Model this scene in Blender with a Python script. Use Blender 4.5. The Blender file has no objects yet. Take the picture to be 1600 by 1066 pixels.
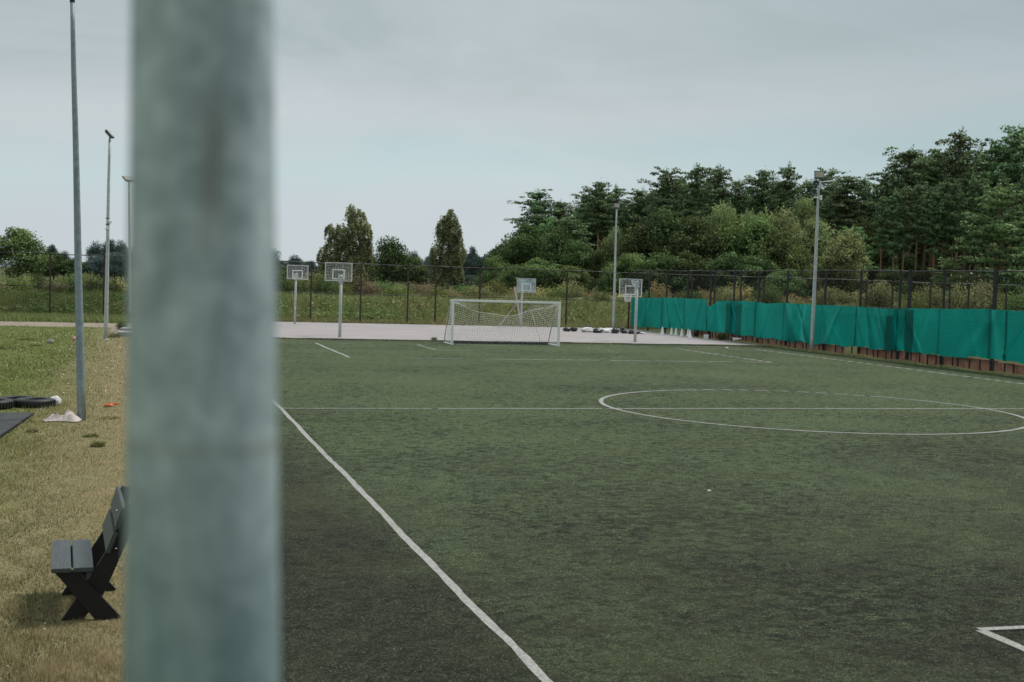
import bpy, bmesh, math, random
import numpy as np
from mathutils import Vector, Matrix
R_ = math.radians
SC = bpy.context.scene
COL = SC.collection
rng = np.random.default_rng(7)
random.seed(7)

# ------------------------------------------------------------------ camera
F_, PITCH, ROLL, YAW, CAMH = 1964.8, 0.04725, 0.02995, 0.28404, 2.9135
cy, sy = math.cos(YAW), math.sin(YAW)
cp, sp = math.cos(PITCH), math.sin(PITCH)
RT = Vector((cy, -sy, 0)); FW = Vector((sy*cp, cy*cp, -sp)); UP = Vector((sy*sp, cy*sp, cp))
c_, s_ = math.cos(ROLL), math.sin(ROLL)
CR = RT*c_ + UP*s_; CU = UP*c_ - RT*s_
cam = bpy.data.cameras.new('camera'); camo = bpy.data.objects.new('camera', cam); COL.objects.link(camo)
M = Matrix.Identity(4)
for i in range(3):
    M[i][0] = CR[i]; M[i][1] = CU[i]; M[i][2] = -FW[i]
M.translation = (0, 0, CAMH)
camo.matrix_world = M
cam.sensor_width = 36; cam.lens = F_/1600*36
cam.clip_start = 0.05; cam.clip_end = 9000
cam.dof.use_dof = True; cam.dof.focus_distance = 22; cam.dof.aperture_fstop = 3.5
SC.camera = camo

def ground_z(x, y):
    """height of the terrain: flat sports ground, an overgrown bank behind the back fence"""
    def sm(a, b, v):
        t = min(1, max(0, (v-a)/(b-a))); return t*t*(3-2*t)
    crest = 0.62 + 0.014*max(0, min(70, x+12))
    z = crest*sm(78.8, 86, y)
    z += 0.10*math.sin(x*.7+y*.3)*sm(79, 84, y) + .08*math.sin(x*1.9-y*.8)*sm(79, 84, y)
    return z
def at(px, depth):
    """a spot on the ground seen along bearing px of the photograph, depth metres away"""
    u = (px-800)/F_; yh = 422.9+.03*(px-229)
    v = (yh-533)/F_
    d = FW + CR*u - CU*v
    p = Vector((0, 0, CAMH)) + d*depth
    return p.x, p.y
def top_z(px, py, depth):
    return CAMH + (422.9+.03*(px-229)-py)/F_*depth

# ------------------------------------------------------------------ materials
def new_mat(name):
    m = bpy.data.materials.new(name); m.use_nodes = True
    nt = m.node_tree; nt.nodes.clear()
    return m, nt, nt.nodes, nt.links
class G:
    """small node-graph helper"""
    def __init__(s, name):
        s.m, s.nt, s.N, s.L = new_mat(name)
        s.out = s.N.new('ShaderNodeOutputMaterial')
    def coord(s, kind='Object', scale=(1, 1, 1), rot=(0, 0, 0)):
        t = s.N.new('ShaderNodeTexCoord'); mp = s.N.new('ShaderNodeMapping')
        mp.inputs['Scale'].default_value = scale; mp.inputs['Rotation'].default_value = rot
        s.L.new(t.outputs[kind], mp.inputs[0]); return mp.outputs[0]
    def noise(s, vec, scale, detail=4, rough=.55, dist=0):
        n = s.N.new('ShaderNodeTexNoise'); n.inputs['Scale'].default_value = scale
        n.inputs['Detail'].default_value = detail; n.inputs['Roughness'].default_value = rough
        n.inputs['Distortion'].default_value = dist
        s.L.new(vec, n.inputs['Vector']); return n.outputs['Fac']
    def ramp(s, fac, stops, interp='LINEAR'):
        r = s.N.new('ShaderNodeValToRGB'); r.color_ramp.interpolation = interp
        e = r.color_ramp.elements
        while len(e) > 1: e.remove(e[-1])
        for i, (p, c) in enumerate(stops):
            if i == 0: e[0].position = p; el = e[0]
            else: el = e.new(p)
            if not hasattr(c, '__len__'): c = (c, c, c)
            el.color = (*c, 1)
        s.L.new(fac, r.inputs[0]); return r.outputs[0]
    def mix(s, fac, a, b, mode='MIX'):
        n = s.N.new('ShaderNodeMix'); n.data_type = 'RGBA'; n.blend_type = mode
        for sock, v in ((n.inputs[0], fac), (n.inputs[6], a), (n.inputs[7], b)):
            if isinstance(v, (int, float)): sock.default_value = v if sock == n.inputs[0] else (v, v, v, 1)
            elif isinstance(v, tuple): sock.default_value = (*v, 1)
            else: s.L.new(v, sock)
        return n.outputs[2]
    def math(s, op, a, b=0, clamp=False):
        n = s.N.new('ShaderNodeMath'); n.operation = op; n.use_clamp = clamp
        for i, v in enumerate((a, b)):
            if isinstance(v, (int, float)): n.inputs[i].default_value = v
            else: s.L.new(v, n.inputs[i])
        return n.outputs[0]
    def sep(s, vec):
        n = s.N.new('ShaderNodeSeparateXYZ'); s.L.new(vec, n.inputs[0]); return n.outputs
    def attr(s, name):
        n = s.N.new('ShaderNodeAttribute'); n.attribute_name = name; return n.outputs['Fac']
    def objrand(s):
        n = s.N.new('ShaderNodeObjectInfo'); return n.outputs['Random']
    def bump(s, h, strength=.3, dist=.01):
        b = s.N.new('ShaderNodeBump'); b.inputs['Strength'].default_value = strength
        b.inputs['Distance'].default_value = dist; s.L.new(h, b.inputs['Height']); return b.outputs[0]
    def pbr(s, color, rough=.6, metal=0, normal=None, spec=.5, sheen=0, out=True):
        p = s.N.new('ShaderNodeBsdfPrincipled')
        for k, v in (('Base Color', color), ('Roughness', rough), ('Metallic', metal)):
            if isinstance(v, tuple): p.inputs[k].default_value = (*v, 1)
            elif isinstance(v, (int, float)): p.inputs[k].default_value = v
            else: s.L.new(v, p.inputs[k])
        p.inputs['Specular IOR Level'].default_value = spec
        if sheen:
            p.inputs['Sheen Weight'].default_value = sheen; p.inputs['Sheen Roughness'].default_value = .4
        if normal is not None: s.L.new(normal, p.inputs['Normal'])
        if out: s.L.new(p.outputs[0], s.out.inputs[0])
        return p
    def trans(s, p, color, amt):
        t = s.N.new('ShaderNodeBsdfTranslucent')
        if isinstance(color, tuple): t.inputs[0].default_value = (*color, 1)
        else: s.L.new(color, t.inputs[0])
        m = s.N.new('ShaderNodeMixShader'); m.inputs[0].default_value = amt
        s.L.new(p.outputs[0], m.inputs[1]); s.L.new(t.outputs[0], m.inputs[2]); s.L.new(m.outputs[0], s.out.inputs[0])
        return m
    def clear(s, sh, amt):
        t = s.N.new('ShaderNodeBsdfTransparent'); m = s.N.new('ShaderNodeMixShader')
        if isinstance(amt, (int, float)): m.inputs[0].default_value = amt
        else: s.L.new(amt, m.inputs[0])
        s.L.new(t.outputs[0], m.inputs[1]); s.L.new(sh.outputs[0], m.inputs[2]); s.L.new(m.outputs[0], s.out.inputs[0])

def simple(name, col, rough=.6, metal=0, var=.25, scale=6, bump=0, spec=.4):
    g = G(name); v = g.coord()
    n = g.noise(v, scale, 5)
    lo = tuple(c*(1-var) for c in col); hi = tuple(min(1, c*(1+var)) for c in col)
    nm = g.bump(g.noise(v, scale*6, 3), bump) if bump else None
    g.pbr(g.ramp(n, [(.3, lo), (.7, hi)]), rough, metal, nm, spec); return g.m

def galvanised(name, dark=(.36, .40, .405), light=(.66, .70, .70), big=9, streak=True, bump=.15):
    g = G(name); v = g.coord()
    a = g.noise(v, big, 3, .6, .4); b = g.noise(v, 60, 2, .5)
    col = g.ramp(a, [(.32, dark), (.52, tuple((x+y)/2 for x, y in zip(dark, light))), (.70, light)])
    col = g.mix(.35, col, g.ramp(b, [(.3, dark), (.7, light)]))
    if streak:
        s = g.noise(g.coord(scale=(30, 30, .9)), 1.0, 3, .6)
        col = g.mix(g.ramp(s, [(.60, 0), (.72, .55)]), col, (.19, .15, .11))
    g.pbr(col, .55, .15, g.bump(b, bump, .002), .5); return g.m

MAT = {}
def build_materials():
    MAT['galv'] = galvanised('galvanised_steel'); MAT['galvdark'] = galvanised('dull_galvanised_steel', (.17, .225, .24), (.36, .43, .45))
    # the blotched near pole
    g = G('weathered_galvanised_steel'); v = g.coord()
    a = g.noise(v, 30, 3, .6, .7); b = g.noise(g.coord(scale=(1, 1, .22)), 26, 3, .55, .4)
    col = g.ramp(a, [(.36, (.26, .31, .315)), (.5, (.40, .46, .465)), (.64, (.62, .67, .675))])
    col = g.mix(.6, col, g.ramp(b, [(.36, (.25, .31, .315)), (.64, (.52, .58, .585))]))
    s = g.sep(g.coord()); wob = g.noise(g.coord(scale=(1, 1, 6)), 3, 2)
    xx = g.math('ADD', s[0], g.math('MULTIPLY', g.math('SUBTRACT', wob, .5), .012))
    line = g.ramp(g.math('ABSOLUTE', g.math('ADD', xx, -.047)), [(.004, 1.), (.013, 0.)])
    zone = g.ramp(g.math('MULTIPLY', s[2], .25), [(.728, 0.), (.742, 1.), (.755, 1.), (.766, .1)])
    fac = g.math('MULTIPLY', g.math('MULTIPLY', line, zone), .5)
    col = g.mix(fac, col, (.15, .115, .08))
    low = g.ramp(g.math('MULTIPLY', s[2], .25), [(.65, .6), (.70, 0.)]); col = g.mix(low, col, (.16, .25, .26)); col = g.mix(1.0, col, (.93, 1.0, 1.0), 'MULTIPLY')
    ring = g.ramp(g.math('ABSOLUTE', g.math('SUBTRACT', s[2], 2.775)), [(.003, .5), (.009, 0.)])
    col = g.mix(g.math('MULTIPLY', ring, g.noise(v, 14, 2)), col, (.16, .16, .11))
    g.pbr(col, .6, .2, g.bump(a, .25, .003), .4); MAT['pole'] = g.m
    MAT['white'] = simple('white_paint', (.92, .92, .91), .45, var=.06, scale=4)
    MAT['net'] = simple('white_net_cord', (.85, .85, .82), .8, var=.1)
    MAT['cord'] = simple('dark_cord', (.10, .11, .12), .8, var=.2)
    MAT['fence'] = simple('dark_fence_paint', (.035, .036, .036), .6, .2, var=.4, scale=3)
    MAT['fencebrown'] = simple('rusty_brown_fence_paint', (.055, .042, .036), .7, .2, var=.5, scale=3)
    g = G('fence_rail_metal'); n = g.noise(g.coord(scale=(.6, .6, 1)), 1.4, 3, .7)
    g.pbr(g.ramp(n, [(.48, (.045, .042, .04)), (.62, (.14, .14, .14)), (.72, (.36, .36, .36))]), .55, .4); MAT['rail'] = g.m
    for nm, op, c in (('chainlink', .055, (.06, .06, .06)), ('chainlink_dense', .15, (.045, .048, .045))):
        g = G(nm); v = g.coord()
        n = g.noise(v, .8, 3)
        p = g.pbr(c, .6, .5, out=False)
        g.clear(p, g.ramp(n, [(.3, op*.7), (.7, op*1.25)])); MAT[nm] = g.m
    # tarp
    g = G('green_tarpaulin'); v = g.coord()
    n = g.noise(v, .7, 5, .6); w = g.noise(g.coord(scale=(1, .5, 7)), 2.2, 4, .65)
    f = g.noise(v, 90, 2); s = g.sep(v)
    col = g.ramp(n, [(.32, (.000, .165, .142)), (.68, (.003, .30, .255))])
    col = g.mix(g.ramp(w, [(.5, 0), (.75, .30)]), col, (.03, .32, .25))
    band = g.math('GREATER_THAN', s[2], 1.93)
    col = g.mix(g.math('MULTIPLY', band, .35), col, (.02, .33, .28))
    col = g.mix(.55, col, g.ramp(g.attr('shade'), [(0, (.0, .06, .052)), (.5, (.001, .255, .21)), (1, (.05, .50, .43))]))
    p = g.pbr(col, .5, 0, g.bump(g.math('ADD', g.math('ADD', w, g.math('MULTIPLY', f, .1)), g.noise(g.coord(scale=(1, 2.2, .8), rot=(.6, 0, 0)), 1.6, 4, .6, .8)), .6, .09), .25, out=False)
    g.trans(p, col, .55); MAT['tarp'] = g.m
    MAT['brick'] = None
    g = G('red_brown_board'); v = g.coord()
    n = g.noise(v, 2.2, 5, .65); r = g.noise(g.coord(scale=(1, 6, 1)), 1.3, 3)
    col = g.ramp(n, [(.3, (.46, .20, .14)), (.55, (.70, .35, .26)), (.75, (.78, .50, .40))])
    col = g.mix(g.ramp(r, [(.5, 0), (.7, .4)]), col, (.16, .10, .08))
    g.pbr(col, .85, 0, g.bump(n, .4), .2); MAT['brick'] = g.m
    MAT['bench'] = None
    g = G('black_stained_timber'); v = g.coord(scale=(12, 1, 12)); n = g.noise(v, 5, 5, .6)
    g.pbr(g.ramp(n, [(.3, (.026, .034, .036)), (.7, (.062, .078, .082))]), .42, 0, g.bump(n, .25, .003), .55); MAT['bench'] = g.m
    MAT['benchframe'] = simple('dark_brown_timber', (.008, .006, .007), .6, var=.3, scale=8, bump=.2)
    g = G('weathered_timber'); n = g.noise(g.coord(scale=(8, 8, .8)), 4, 5, .6)
    g.pbr(g.ramp(n, [(.3, (.25, .20, .18)), (.7, (.50, .44, .41))]), .8); MAT['timber'] = g.m
    MAT['rubber'] = simple('black_rubber', (.018, .019, .020), .55, var=.3, bump=.2, spec=.5)
    MAT['bag'] = simple('black_plastic', (.02, .022, .025), .3, var=.4, scale=9, bump=.3, spec=.6)
    MAT['cloth'] = simple('pale_cloth', (.60, .52, .49), .9, var=.18, scale=12, bump=.3)
    MAT['whitebag'] = simple('white_plastic_sheet', (.70, .70, .70), .5, var=.12, scale=9, bump=.3)
    MAT['orange'] = simple('orange_plastic', (.75, .13, .03), .4, var=.1)
    MAT['lampglass'] = simple('floodlight_lens', (.42, .38, .30), .2, var=.15, scale=10)
    MAT['lampbody'] = simple('grey_painted_aluminium', (.10, .12, .13), .45, .3, var=.15)
    MAT['black'] = simple('black_plastic_cap', (.012, .012, .013), .5)
    MAT['pink'] = simple('pink_plastic', (.60, .28, .28), .6, var=.3, scale=30)
    g = G('clear_acrylic'); p = g.pbr((.55, .66, .66), .12, 0, spec=.6, out=False)
    g.clear(p, g.ramp(g.noise(g.coord(), 4, 4), [(.35, .30), (.65, .62)])); MAT['acrylic'] = g.m
    # turf
    g = G('worn_artificial_turf'); v = g.coord()
    s = g.sep(v)
    fib = g.noise(g.coord(scale=(1, 1.6, 1)), 46, 5, .75)
    grain = g.noise(g.coord(scale=(1.0, 2.0, 1)), 13, 6, .72, .3)
    mid = g.noise(g.coord(scale=(1, 1, 1)), 1.1, 6, .72, .4)
    big = g.noise(g.coord(scale=(1, .8, 1)), .11, 3, .55, .3)
    green = g.ramp(fib, [(.38, (.010, .018, .006)), (.5, (.068, .100, .042)), (.64, (.26, .32, .18))])
    rub_vig = g.ramp(fib, [(.38, (.003, .003, .002)), (.52, (.019, .019, .013)), (.66, (.12, .12, .095))])
    # rubber infill, more beside left touchline; vignette painted into near end and right corner
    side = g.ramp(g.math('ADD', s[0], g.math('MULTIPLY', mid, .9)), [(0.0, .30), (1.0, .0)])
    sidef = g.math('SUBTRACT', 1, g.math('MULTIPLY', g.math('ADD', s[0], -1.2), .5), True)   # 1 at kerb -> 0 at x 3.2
    near_vig = g.math('SUBTRACT', 1, g.math('DIVIDE', g.math('ADD', s[1], -4.0), 22.), True)
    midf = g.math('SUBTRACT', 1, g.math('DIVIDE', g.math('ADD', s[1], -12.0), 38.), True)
    w = g.math('ADD', g.math('MULTIPLY', sidef, .48), g.math('MULTIPLY', near_vig, .40))
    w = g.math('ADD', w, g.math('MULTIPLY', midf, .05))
    right_vig = g.math('MULTIPLY', g.math('DIVIDE', g.math('ADD', s[0], -3.), 12., True), near_vig)
    w = g.math('ADD', w, g.math('MULTIPLY', right_vig, .30))
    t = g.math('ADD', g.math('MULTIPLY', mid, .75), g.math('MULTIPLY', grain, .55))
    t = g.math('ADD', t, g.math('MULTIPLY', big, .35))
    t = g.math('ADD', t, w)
    infill_vig = g.ramp(g.math('MULTIPLY', t, .5), [(.46, 0), (.66, .85)])
    col = g.mix(infill_vig, green, rub_vig)
    # thin dark scuffs running across
    sc = g.noise(g.coord(scale=(1.1, 6.0, 1), rot=(0, 0, .12)), 1.3, 5, .68, .2)
    col = g.mix(g.ramp(sc, [(.60, 0), (.70, .55)]), col, (.018, .024, .013))
    b1 = g.noise(g.coord(scale=(1, 1.3, 1)), 4.6, 8, .80, .5); patch = g.noise(v, .22, 3, .6)
    col = g.mix(g.ramp(g.math('ADD', b1, g.math('MULTIPLY', patch, .25)), [(.61, 0), (.71, .9)]), col, (.010, .014, .007))
    yel = g.noise(v, .35, 4, .6)
    col = g.mix(g.ramp(yel, [(.45, 0), (.7, .35)]), col, (.105, .125, .055), 'MIX')
    vo = g.N.new('ShaderNodeTexVoronoi'); vo.inputs['Scale'].default_value = 34; g.L.new(v, vo.inputs['Vector'])
    fl = g.math('LESS_THAN', vo.outputs['Distance'], .19)
    sel = g.math('GREATER_THAN', g.sep(vo.outputs['Color'])[0], .72)
    col = g.mix(g.math('MULTIPLY', g.math('MULTIPLY', fl, sel), g.ramp(g.noise(v, 3, 3), [(.4, .15), (.65, .75)])), col, (.46, .47, .41))
    h = g.math('ADD', fib, grain)
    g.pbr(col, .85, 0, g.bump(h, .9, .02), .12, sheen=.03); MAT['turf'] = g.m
    # paint
    g = G('worn_white_line_paint'); v = g.coord(); n = g.noise(v, 38, 4, .7); b = g.noise(v, .6, 4, .6)
    col = g.ramp(n, [(.28, (.14, .15, .12)), (.48, (.33, .33, .315)), (.7, (.50, .50, .48))])
    col = g.mix(g.ramp(b, [(.5, 0), (.75, .35)]), col, (.18, .20, .15))
    g.pbr(col, .85, 0, g.bump(n, .6, .01), .2); MAT['paint'] = g.m
    # lawn
    g = G('dry_lawn_soil'); v = g.coord(); s = g.sep(v)
    n = g.noise(v, 2.2, 5, .65); f = g.noise(v, 55, 4, .7); b = g.noise(v, .5, 3)
    col = g.ramp(f, [(.3, (.10, .085, .042)), (.55, (.27, .235, .125)), (.75, (.46, .40, .24))])
    gr = g.ramp(f, [(.3, (.07, .09, .024)), (.7, (.21, .24, .08))])
    fac = g.math('SUBTRACT', g.math('MULTIPLY', g.math('ADD', s[0], 1.2), -.55), g.math('MULTIPLY', g.math('SUBTRACT', n, .5), 1.2), True)
    col = g.mix(fac, col, gr)
    g.pbr(col, .95, 0, g.bump(f, .6, .02), .1); MAT['lawn'] = g.m
    # grass blades (shade: 0..1, dry: 0..1)
    for nm, gA, gB, dA, dB in (('lawn_grass', (.035, .055, .012), (.25, .29, .085), (.20, .16, .08), (.82, .68, .42)),
                               ('bank_grass', (.07, .12, .032), (.38, .49, .17), (.26, .21, .10), (.60, .52, .30))):
        g = G(nm); sh = g.attr('shade'); dr = g.attr('dry')
        col = g.mix(dr, g.ramp(sh, [(0, gA), (1, gB)]), g.ramp(sh, [(0, dA), (1, dB)]))
        p = g.pbr(col, .7, 0, None, .2, out=False); g.trans(p, col, .35); MAT[nm] = g.m
    g = G('turf_fibre'); sh = g.attr('shade'); dr = g.attr('dry')
    col = g.mix(dr, g.ramp(sh, [(0, (.016, .030, .010)), (.6, (.080, .125, .045)), (1, (.30, .37, .21))]), g.ramp(sh, [(0, (.006, .006, .004)), (.6, (.040, .042, .028)), (1, (.24, .25, .19))]))
    g.pbr(col, .6, 0, None, .3); MAT['turf_fibre'] = g.m
    g = G('meadow_soil'); v = g.coord(); n = g.noise(v, .5, 5, .7); f = g.noise(v, 6, 4, .7)
    col = g.mix(.5, g.ramp(n, [(.3, (.06, .08, .03)), (.7, (.18, .19, .08))]), g.ramp(f, [(.3, (.03, .035, .014)), (.7, (.10, .115, .045))]))
    g.pbr(col, .95, 0, g.bump(f, .8, .1), .1); MAT['meadow'] = g.m
    g = G('pale_asphalt'); v = g.coord(); n = g.noise(v, .35, 5, .6); f = g.noise(v, 40, 3, .7)
    col = g.mix(.4, g.ramp(n, [(.3, (.30, .28, .285)), (.7, (.42, .39, .395))]), g.ramp(f, [(.3, (.26, .24, .24)), (.7, (.50, .47, .47))]))
    g.pbr(col, .9, 0, g.bump(f, .3, .005), .2); MAT['asphalt'] = g.m
    g = G('gravel_path'); v = g.coord(); n = g.noise(v, 1.5, 5, .7); f = g.noise(v, 25, 3, .7)
    col = g.mix(.5, g.ramp(n, [(.35, (.20, .16, .11)), (.65, (.38, .32, .27))]), g.ramp(f, [(.3, (.18, .15, .12)), (.7, (.45, .40, .35))]))
    g.pbr(col, .95, 0, g.bump(f, .5, .02), .1); MAT['gravel'] = g.m
    MAT['concrete'] = simple('grey_concrete', (.34, .34, .33), .9, var=.2, scale=5, bump=.3)
    MAT['kerb'] = simple('mossy_concrete', (.17, .18, .14), .9, var=.35, scale=3, bump=.3)
    g = G('rubber_matting'); v = g.coord(); n = g.noise(v, 3, 4, .6)
    w = g.N.new('ShaderNodeTexBrick'); w.inputs['Scale'].default_value = 1.0
    w.inputs['Brick Width'].default_value = .5; w.inputs['Row Height'].default_value = .5; w.offset = 0
    w.inputs['Mortar Size'].default_value = .012
    w.inputs['Color1'].default_value = (.045, .05, .055, 1); w.inputs['Color2'].default_value = (.06, .065, .07, 1); w.inputs['Mortar'].default_value = (.012, .012, .012, 1)
    g.L.new(v, w.inputs['Vector'])
    g.pbr(g.mix(g.ramp(n, [(.45, 0), (.7, .5)]), w.outputs['Color'], (.09, .085, .08)), .8, 0, None, .3); MAT['mat'] = g.m
    # bark
    g = G('pine_bark'); s = g.sep(g.coord()); n = g.noise(g.coord(scale=(4, 4, 1)), 2, 4)
    hi = g.mix(n, (.24, .14, .09), (.44, .28, .19)); lo = g.mix(n, (.055, .042, .034), (.15, .11, .09))
    g.pbr(g.mix(g.ramp(g.math('MULTIPLY', s[2], .05), [(.12, 0.), (.38, 1.)]), lo, hi), .9); MAT['pinebark'] = g.m
    MAT['bark'] = simple('grey_bark', (.10, .085, .07), .9, var=.4, scale=2)
    g = G('birch_bark'); n = g.noise(g.coord(scale=(1, 1, 5)), 1.5, 4, .7)
    g.pbr(g.ramp(n, [(.42, (.05, .045, .04)), (.52, (.55, .53, .50))]), .8); MAT['birchbark'] = g.m
    # leaves
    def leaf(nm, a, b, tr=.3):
        g = G(nm); sh = g.attr('shade'); r = g.objrand()  # shade paints lit tops and dark gaps into the leaf colour
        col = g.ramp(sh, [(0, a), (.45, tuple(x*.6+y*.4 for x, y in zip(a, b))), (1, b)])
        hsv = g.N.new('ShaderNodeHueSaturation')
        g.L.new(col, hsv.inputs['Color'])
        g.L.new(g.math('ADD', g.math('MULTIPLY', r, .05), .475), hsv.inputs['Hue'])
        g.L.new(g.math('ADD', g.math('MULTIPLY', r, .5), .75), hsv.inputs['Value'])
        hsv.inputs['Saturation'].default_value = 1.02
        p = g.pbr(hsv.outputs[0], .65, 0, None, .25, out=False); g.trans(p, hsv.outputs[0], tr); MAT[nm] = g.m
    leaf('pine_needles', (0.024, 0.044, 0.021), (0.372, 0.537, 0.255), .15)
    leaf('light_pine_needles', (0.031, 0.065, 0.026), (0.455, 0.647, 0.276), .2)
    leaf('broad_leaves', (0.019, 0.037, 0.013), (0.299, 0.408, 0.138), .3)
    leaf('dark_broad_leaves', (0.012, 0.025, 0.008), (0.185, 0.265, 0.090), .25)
    leaf('willow_leaves', (0.043, 0.062, 0.021), (0.479, 0.546, 0.248), .3)
    leaf('birch_leaves', (0.057, 0.079, 0.033), (0.561, 0.585, 0.305), .3)
    leaf('bright_leaves', (0.039, 0.058, 0.017), (0.382, 0.424, 0.138), .35)
    leaf('olive_leaves', (0.040, 0.049, 0.020), (0.528, 0.522, 0.236), .3)
    leaf('straw_leaves', (0.087, 0.078, 0.032), (0.911, 0.794, 0.373), .35)
    leaf('rusty_leaves', (0.072, 0.053, 0.032), (0.623, 0.496, 0.298), .3)
    leaf('hazy_leaves', (0.061, 0.098, 0.098), (0.174, 0.247, 0.217), .2)  # this and the next: distance haze put into bluer leaf colours
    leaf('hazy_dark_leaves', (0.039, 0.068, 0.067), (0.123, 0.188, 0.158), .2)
build_materials()

# ------------------------------------------------------------------ object helpers
def tag(o, label=None, cat=None, group=None, kind=None):
    if label: o['label'] = label
    if cat: o['category'] = cat
    if group: o['group'] = group
    if kind: o['kind'] = kind
    return o
def empty(name, loc=(0, 0, 0), rz=0, label=None, cat=None, group=None):
    o = bpy.data.objects.new(name, None); COL.objects.link(o)
    o.location = loc; o.rotation_euler = (0, 0, rz); o.empty_display_size = .2
    return tag(o, label, cat, group)
def add_mesh(name, me, mat, parent=None, loc=None):
    o = bpy.data.objects.new(name, me); COL.objects.link(o)
    if mat is not None and not me.materials: me.materials.append(mat)
    if parent is not None: o.parent = parent
    if loc is not None: o.location = loc
    return o
def copy_tree(o, parent=None):
    c = o.copy(); COL.objects.link(c)
    c.parent = parent
    for ch in [x for x in o.children]: copy_tree(ch, c)
    return c
class MB:
    def __init__(s): s.bm = bmesh.new()
    def box(s, size, loc=(0, 0, 0), rot=None, bevel=0):
        r = bmesh.ops.create_cube(s.bm, size=1)
        vs = r['verts']
        bmesh.ops.scale(s.bm, vec=size, verts=vs)
        if bevel:
            es = list({e for v in vs for e in v.link_edges})
            rb = bmesh.ops.bevel(s.bm, geom=es, offset=bevel, segments=2, affect='EDGES')
            vs = list({v for f in rb['faces'] for v in f.verts} | {v for v in vs if v.is_valid})
        if rot is not None: bmesh.ops.rotate(s.bm, verts=vs, cent=(0, 0, 0), matrix=rot)
        bmesh.ops.translate(s.bm, vec=loc, verts=vs); return s
    def tube(s, pts, rad, n=8, cap=True):
        pts = [Vector(p) for p in pts]
        if not hasattr(rad, '__len__'): rad = [rad]*len(pts)
        rings = []
        for i, p in enumerate(pts):
            d = (pts[min(i+1, len(pts)-1)]-pts[max(i-1, 0)]).normalized()
            a = d.orthogonal().normalized() if i == 0 else (a - d*a.dot(d)).normalized()
            b = d.cross(a)
            rings.append([s.bm.verts.new(p+(a*math.cos(2*math.pi*k/n)+b*math.sin(2*math.pi*k/n))*rad[i]) for k in range(n)])
        for i in range(len(rings)-1):
            for k in range(n):
                f = s.bm.faces.new((rings[i][k], rings[i][(k+1) % n], rings[i+1][(k+1) % n], rings[i+1][k])); f.smooth = n > 5
        if cap and n > 2:
            s.bm.faces.new(rings[0][::-1]); s.bm.faces.new(rings[-1])
        return s
    def lathe(s, prof, n=24, loc=(0, 0, 0)):
        rings = [[s.bm.verts.new((loc[0]+r*math.cos(2*math.pi*k/n), loc[1]+r*math.sin(2*math.pi*k/n), loc[2]+z)) for k in range(n)] for r, z in prof]
        for i in range(len(rings)-1):
            for k in range(n):
                f = s.bm.faces.new((rings[i][k], rings[i][(k+1) % n], rings[i+1][(k+1) % n], rings[i+1][k])); f.smooth = True
        return s
    def prism(s, poly, thick, plane='XZ', off=0):
        """extrude a 2D outline; plane XZ -> thickness along Y"""
        def P(a, b, t): return (a, t, b) if plane == 'XZ' else (a, b, t)
        A = [s.bm.verts.new(P(a, b, off-thick/2)) for a, b in poly]; B = [s.bm.verts.new(P(a, b, off+thick/2)) for a, b in poly]
        n = len(poly)
        s.bm.faces.new(A); s.bm.faces.new(B[::-1])
        for i in range(n): s.bm.faces.new((A[i], B[i], B[(i+1) % n], A[(i+1) % n]))
        return s
    def build(s, name, mat, parent=None, loc=None):
        me = bpy.data.meshes.new(name); bmesh.ops.recalc_face_normals(s.bm, faces=s.bm.faces)
        s.bm.to_mesh(me); s.bm.free()
        return add_mesh(name, me, mat, parent, loc)
def np_mesh(name, V, nper, attrs=None):
    """V: (N*nper,3); faces of nper corners each"""
    me = bpy.data.meshes.new(name); nv = len(V); nf = nv//nper
    me.vertices.add(nv); me.vertices.foreach_set('co', np.ascontiguousarray(V, dtype=np.float32).ravel())
    me.loops.add(nv); me.loops.foreach_set('vertex_index', np.arange(nv, dtype=np.int32))
    me.polygons.add(nf); me.polygons.foreach_set('loop_start', np.arange(0, nv, nper, dtype=np.int32))
    me.update(calc_edges=True)
    for k, a in (attrs or {}).items():
        at_ = me.attributes.new(k, 'FLOAT', 'POINT')
        at_.data.foreach_set('value', np.repeat(np.asarray(a, dtype=np.float32), nper))
    return me
def unit(v): return v/np.maximum(1e-9, np.linalg.norm(v, axis=1, keepdims=True))
def leaf_quads(C, size, nrm, aspect=.7, r=rng):
    N = len(C); n = unit(nrm)
    t = unit(np.cross(n, unit(r.normal(size=(N, 3))))); b = np.cross(n, t)
    s = np.asarray(size)[:, None]*.5
    # pointed leaf-clump outline rather than a square
    V = np.stack([C - t*s, C + b*s*aspect*r.uniform(.5, 1.2, (N, 1)), C + t*s*r.uniform(.8, 1.4, (N, 1)), C - b*s*aspect*r.uniform(.5, 1.2, (N, 1))], 1)
    return V.reshape(-1, 3)

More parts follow.
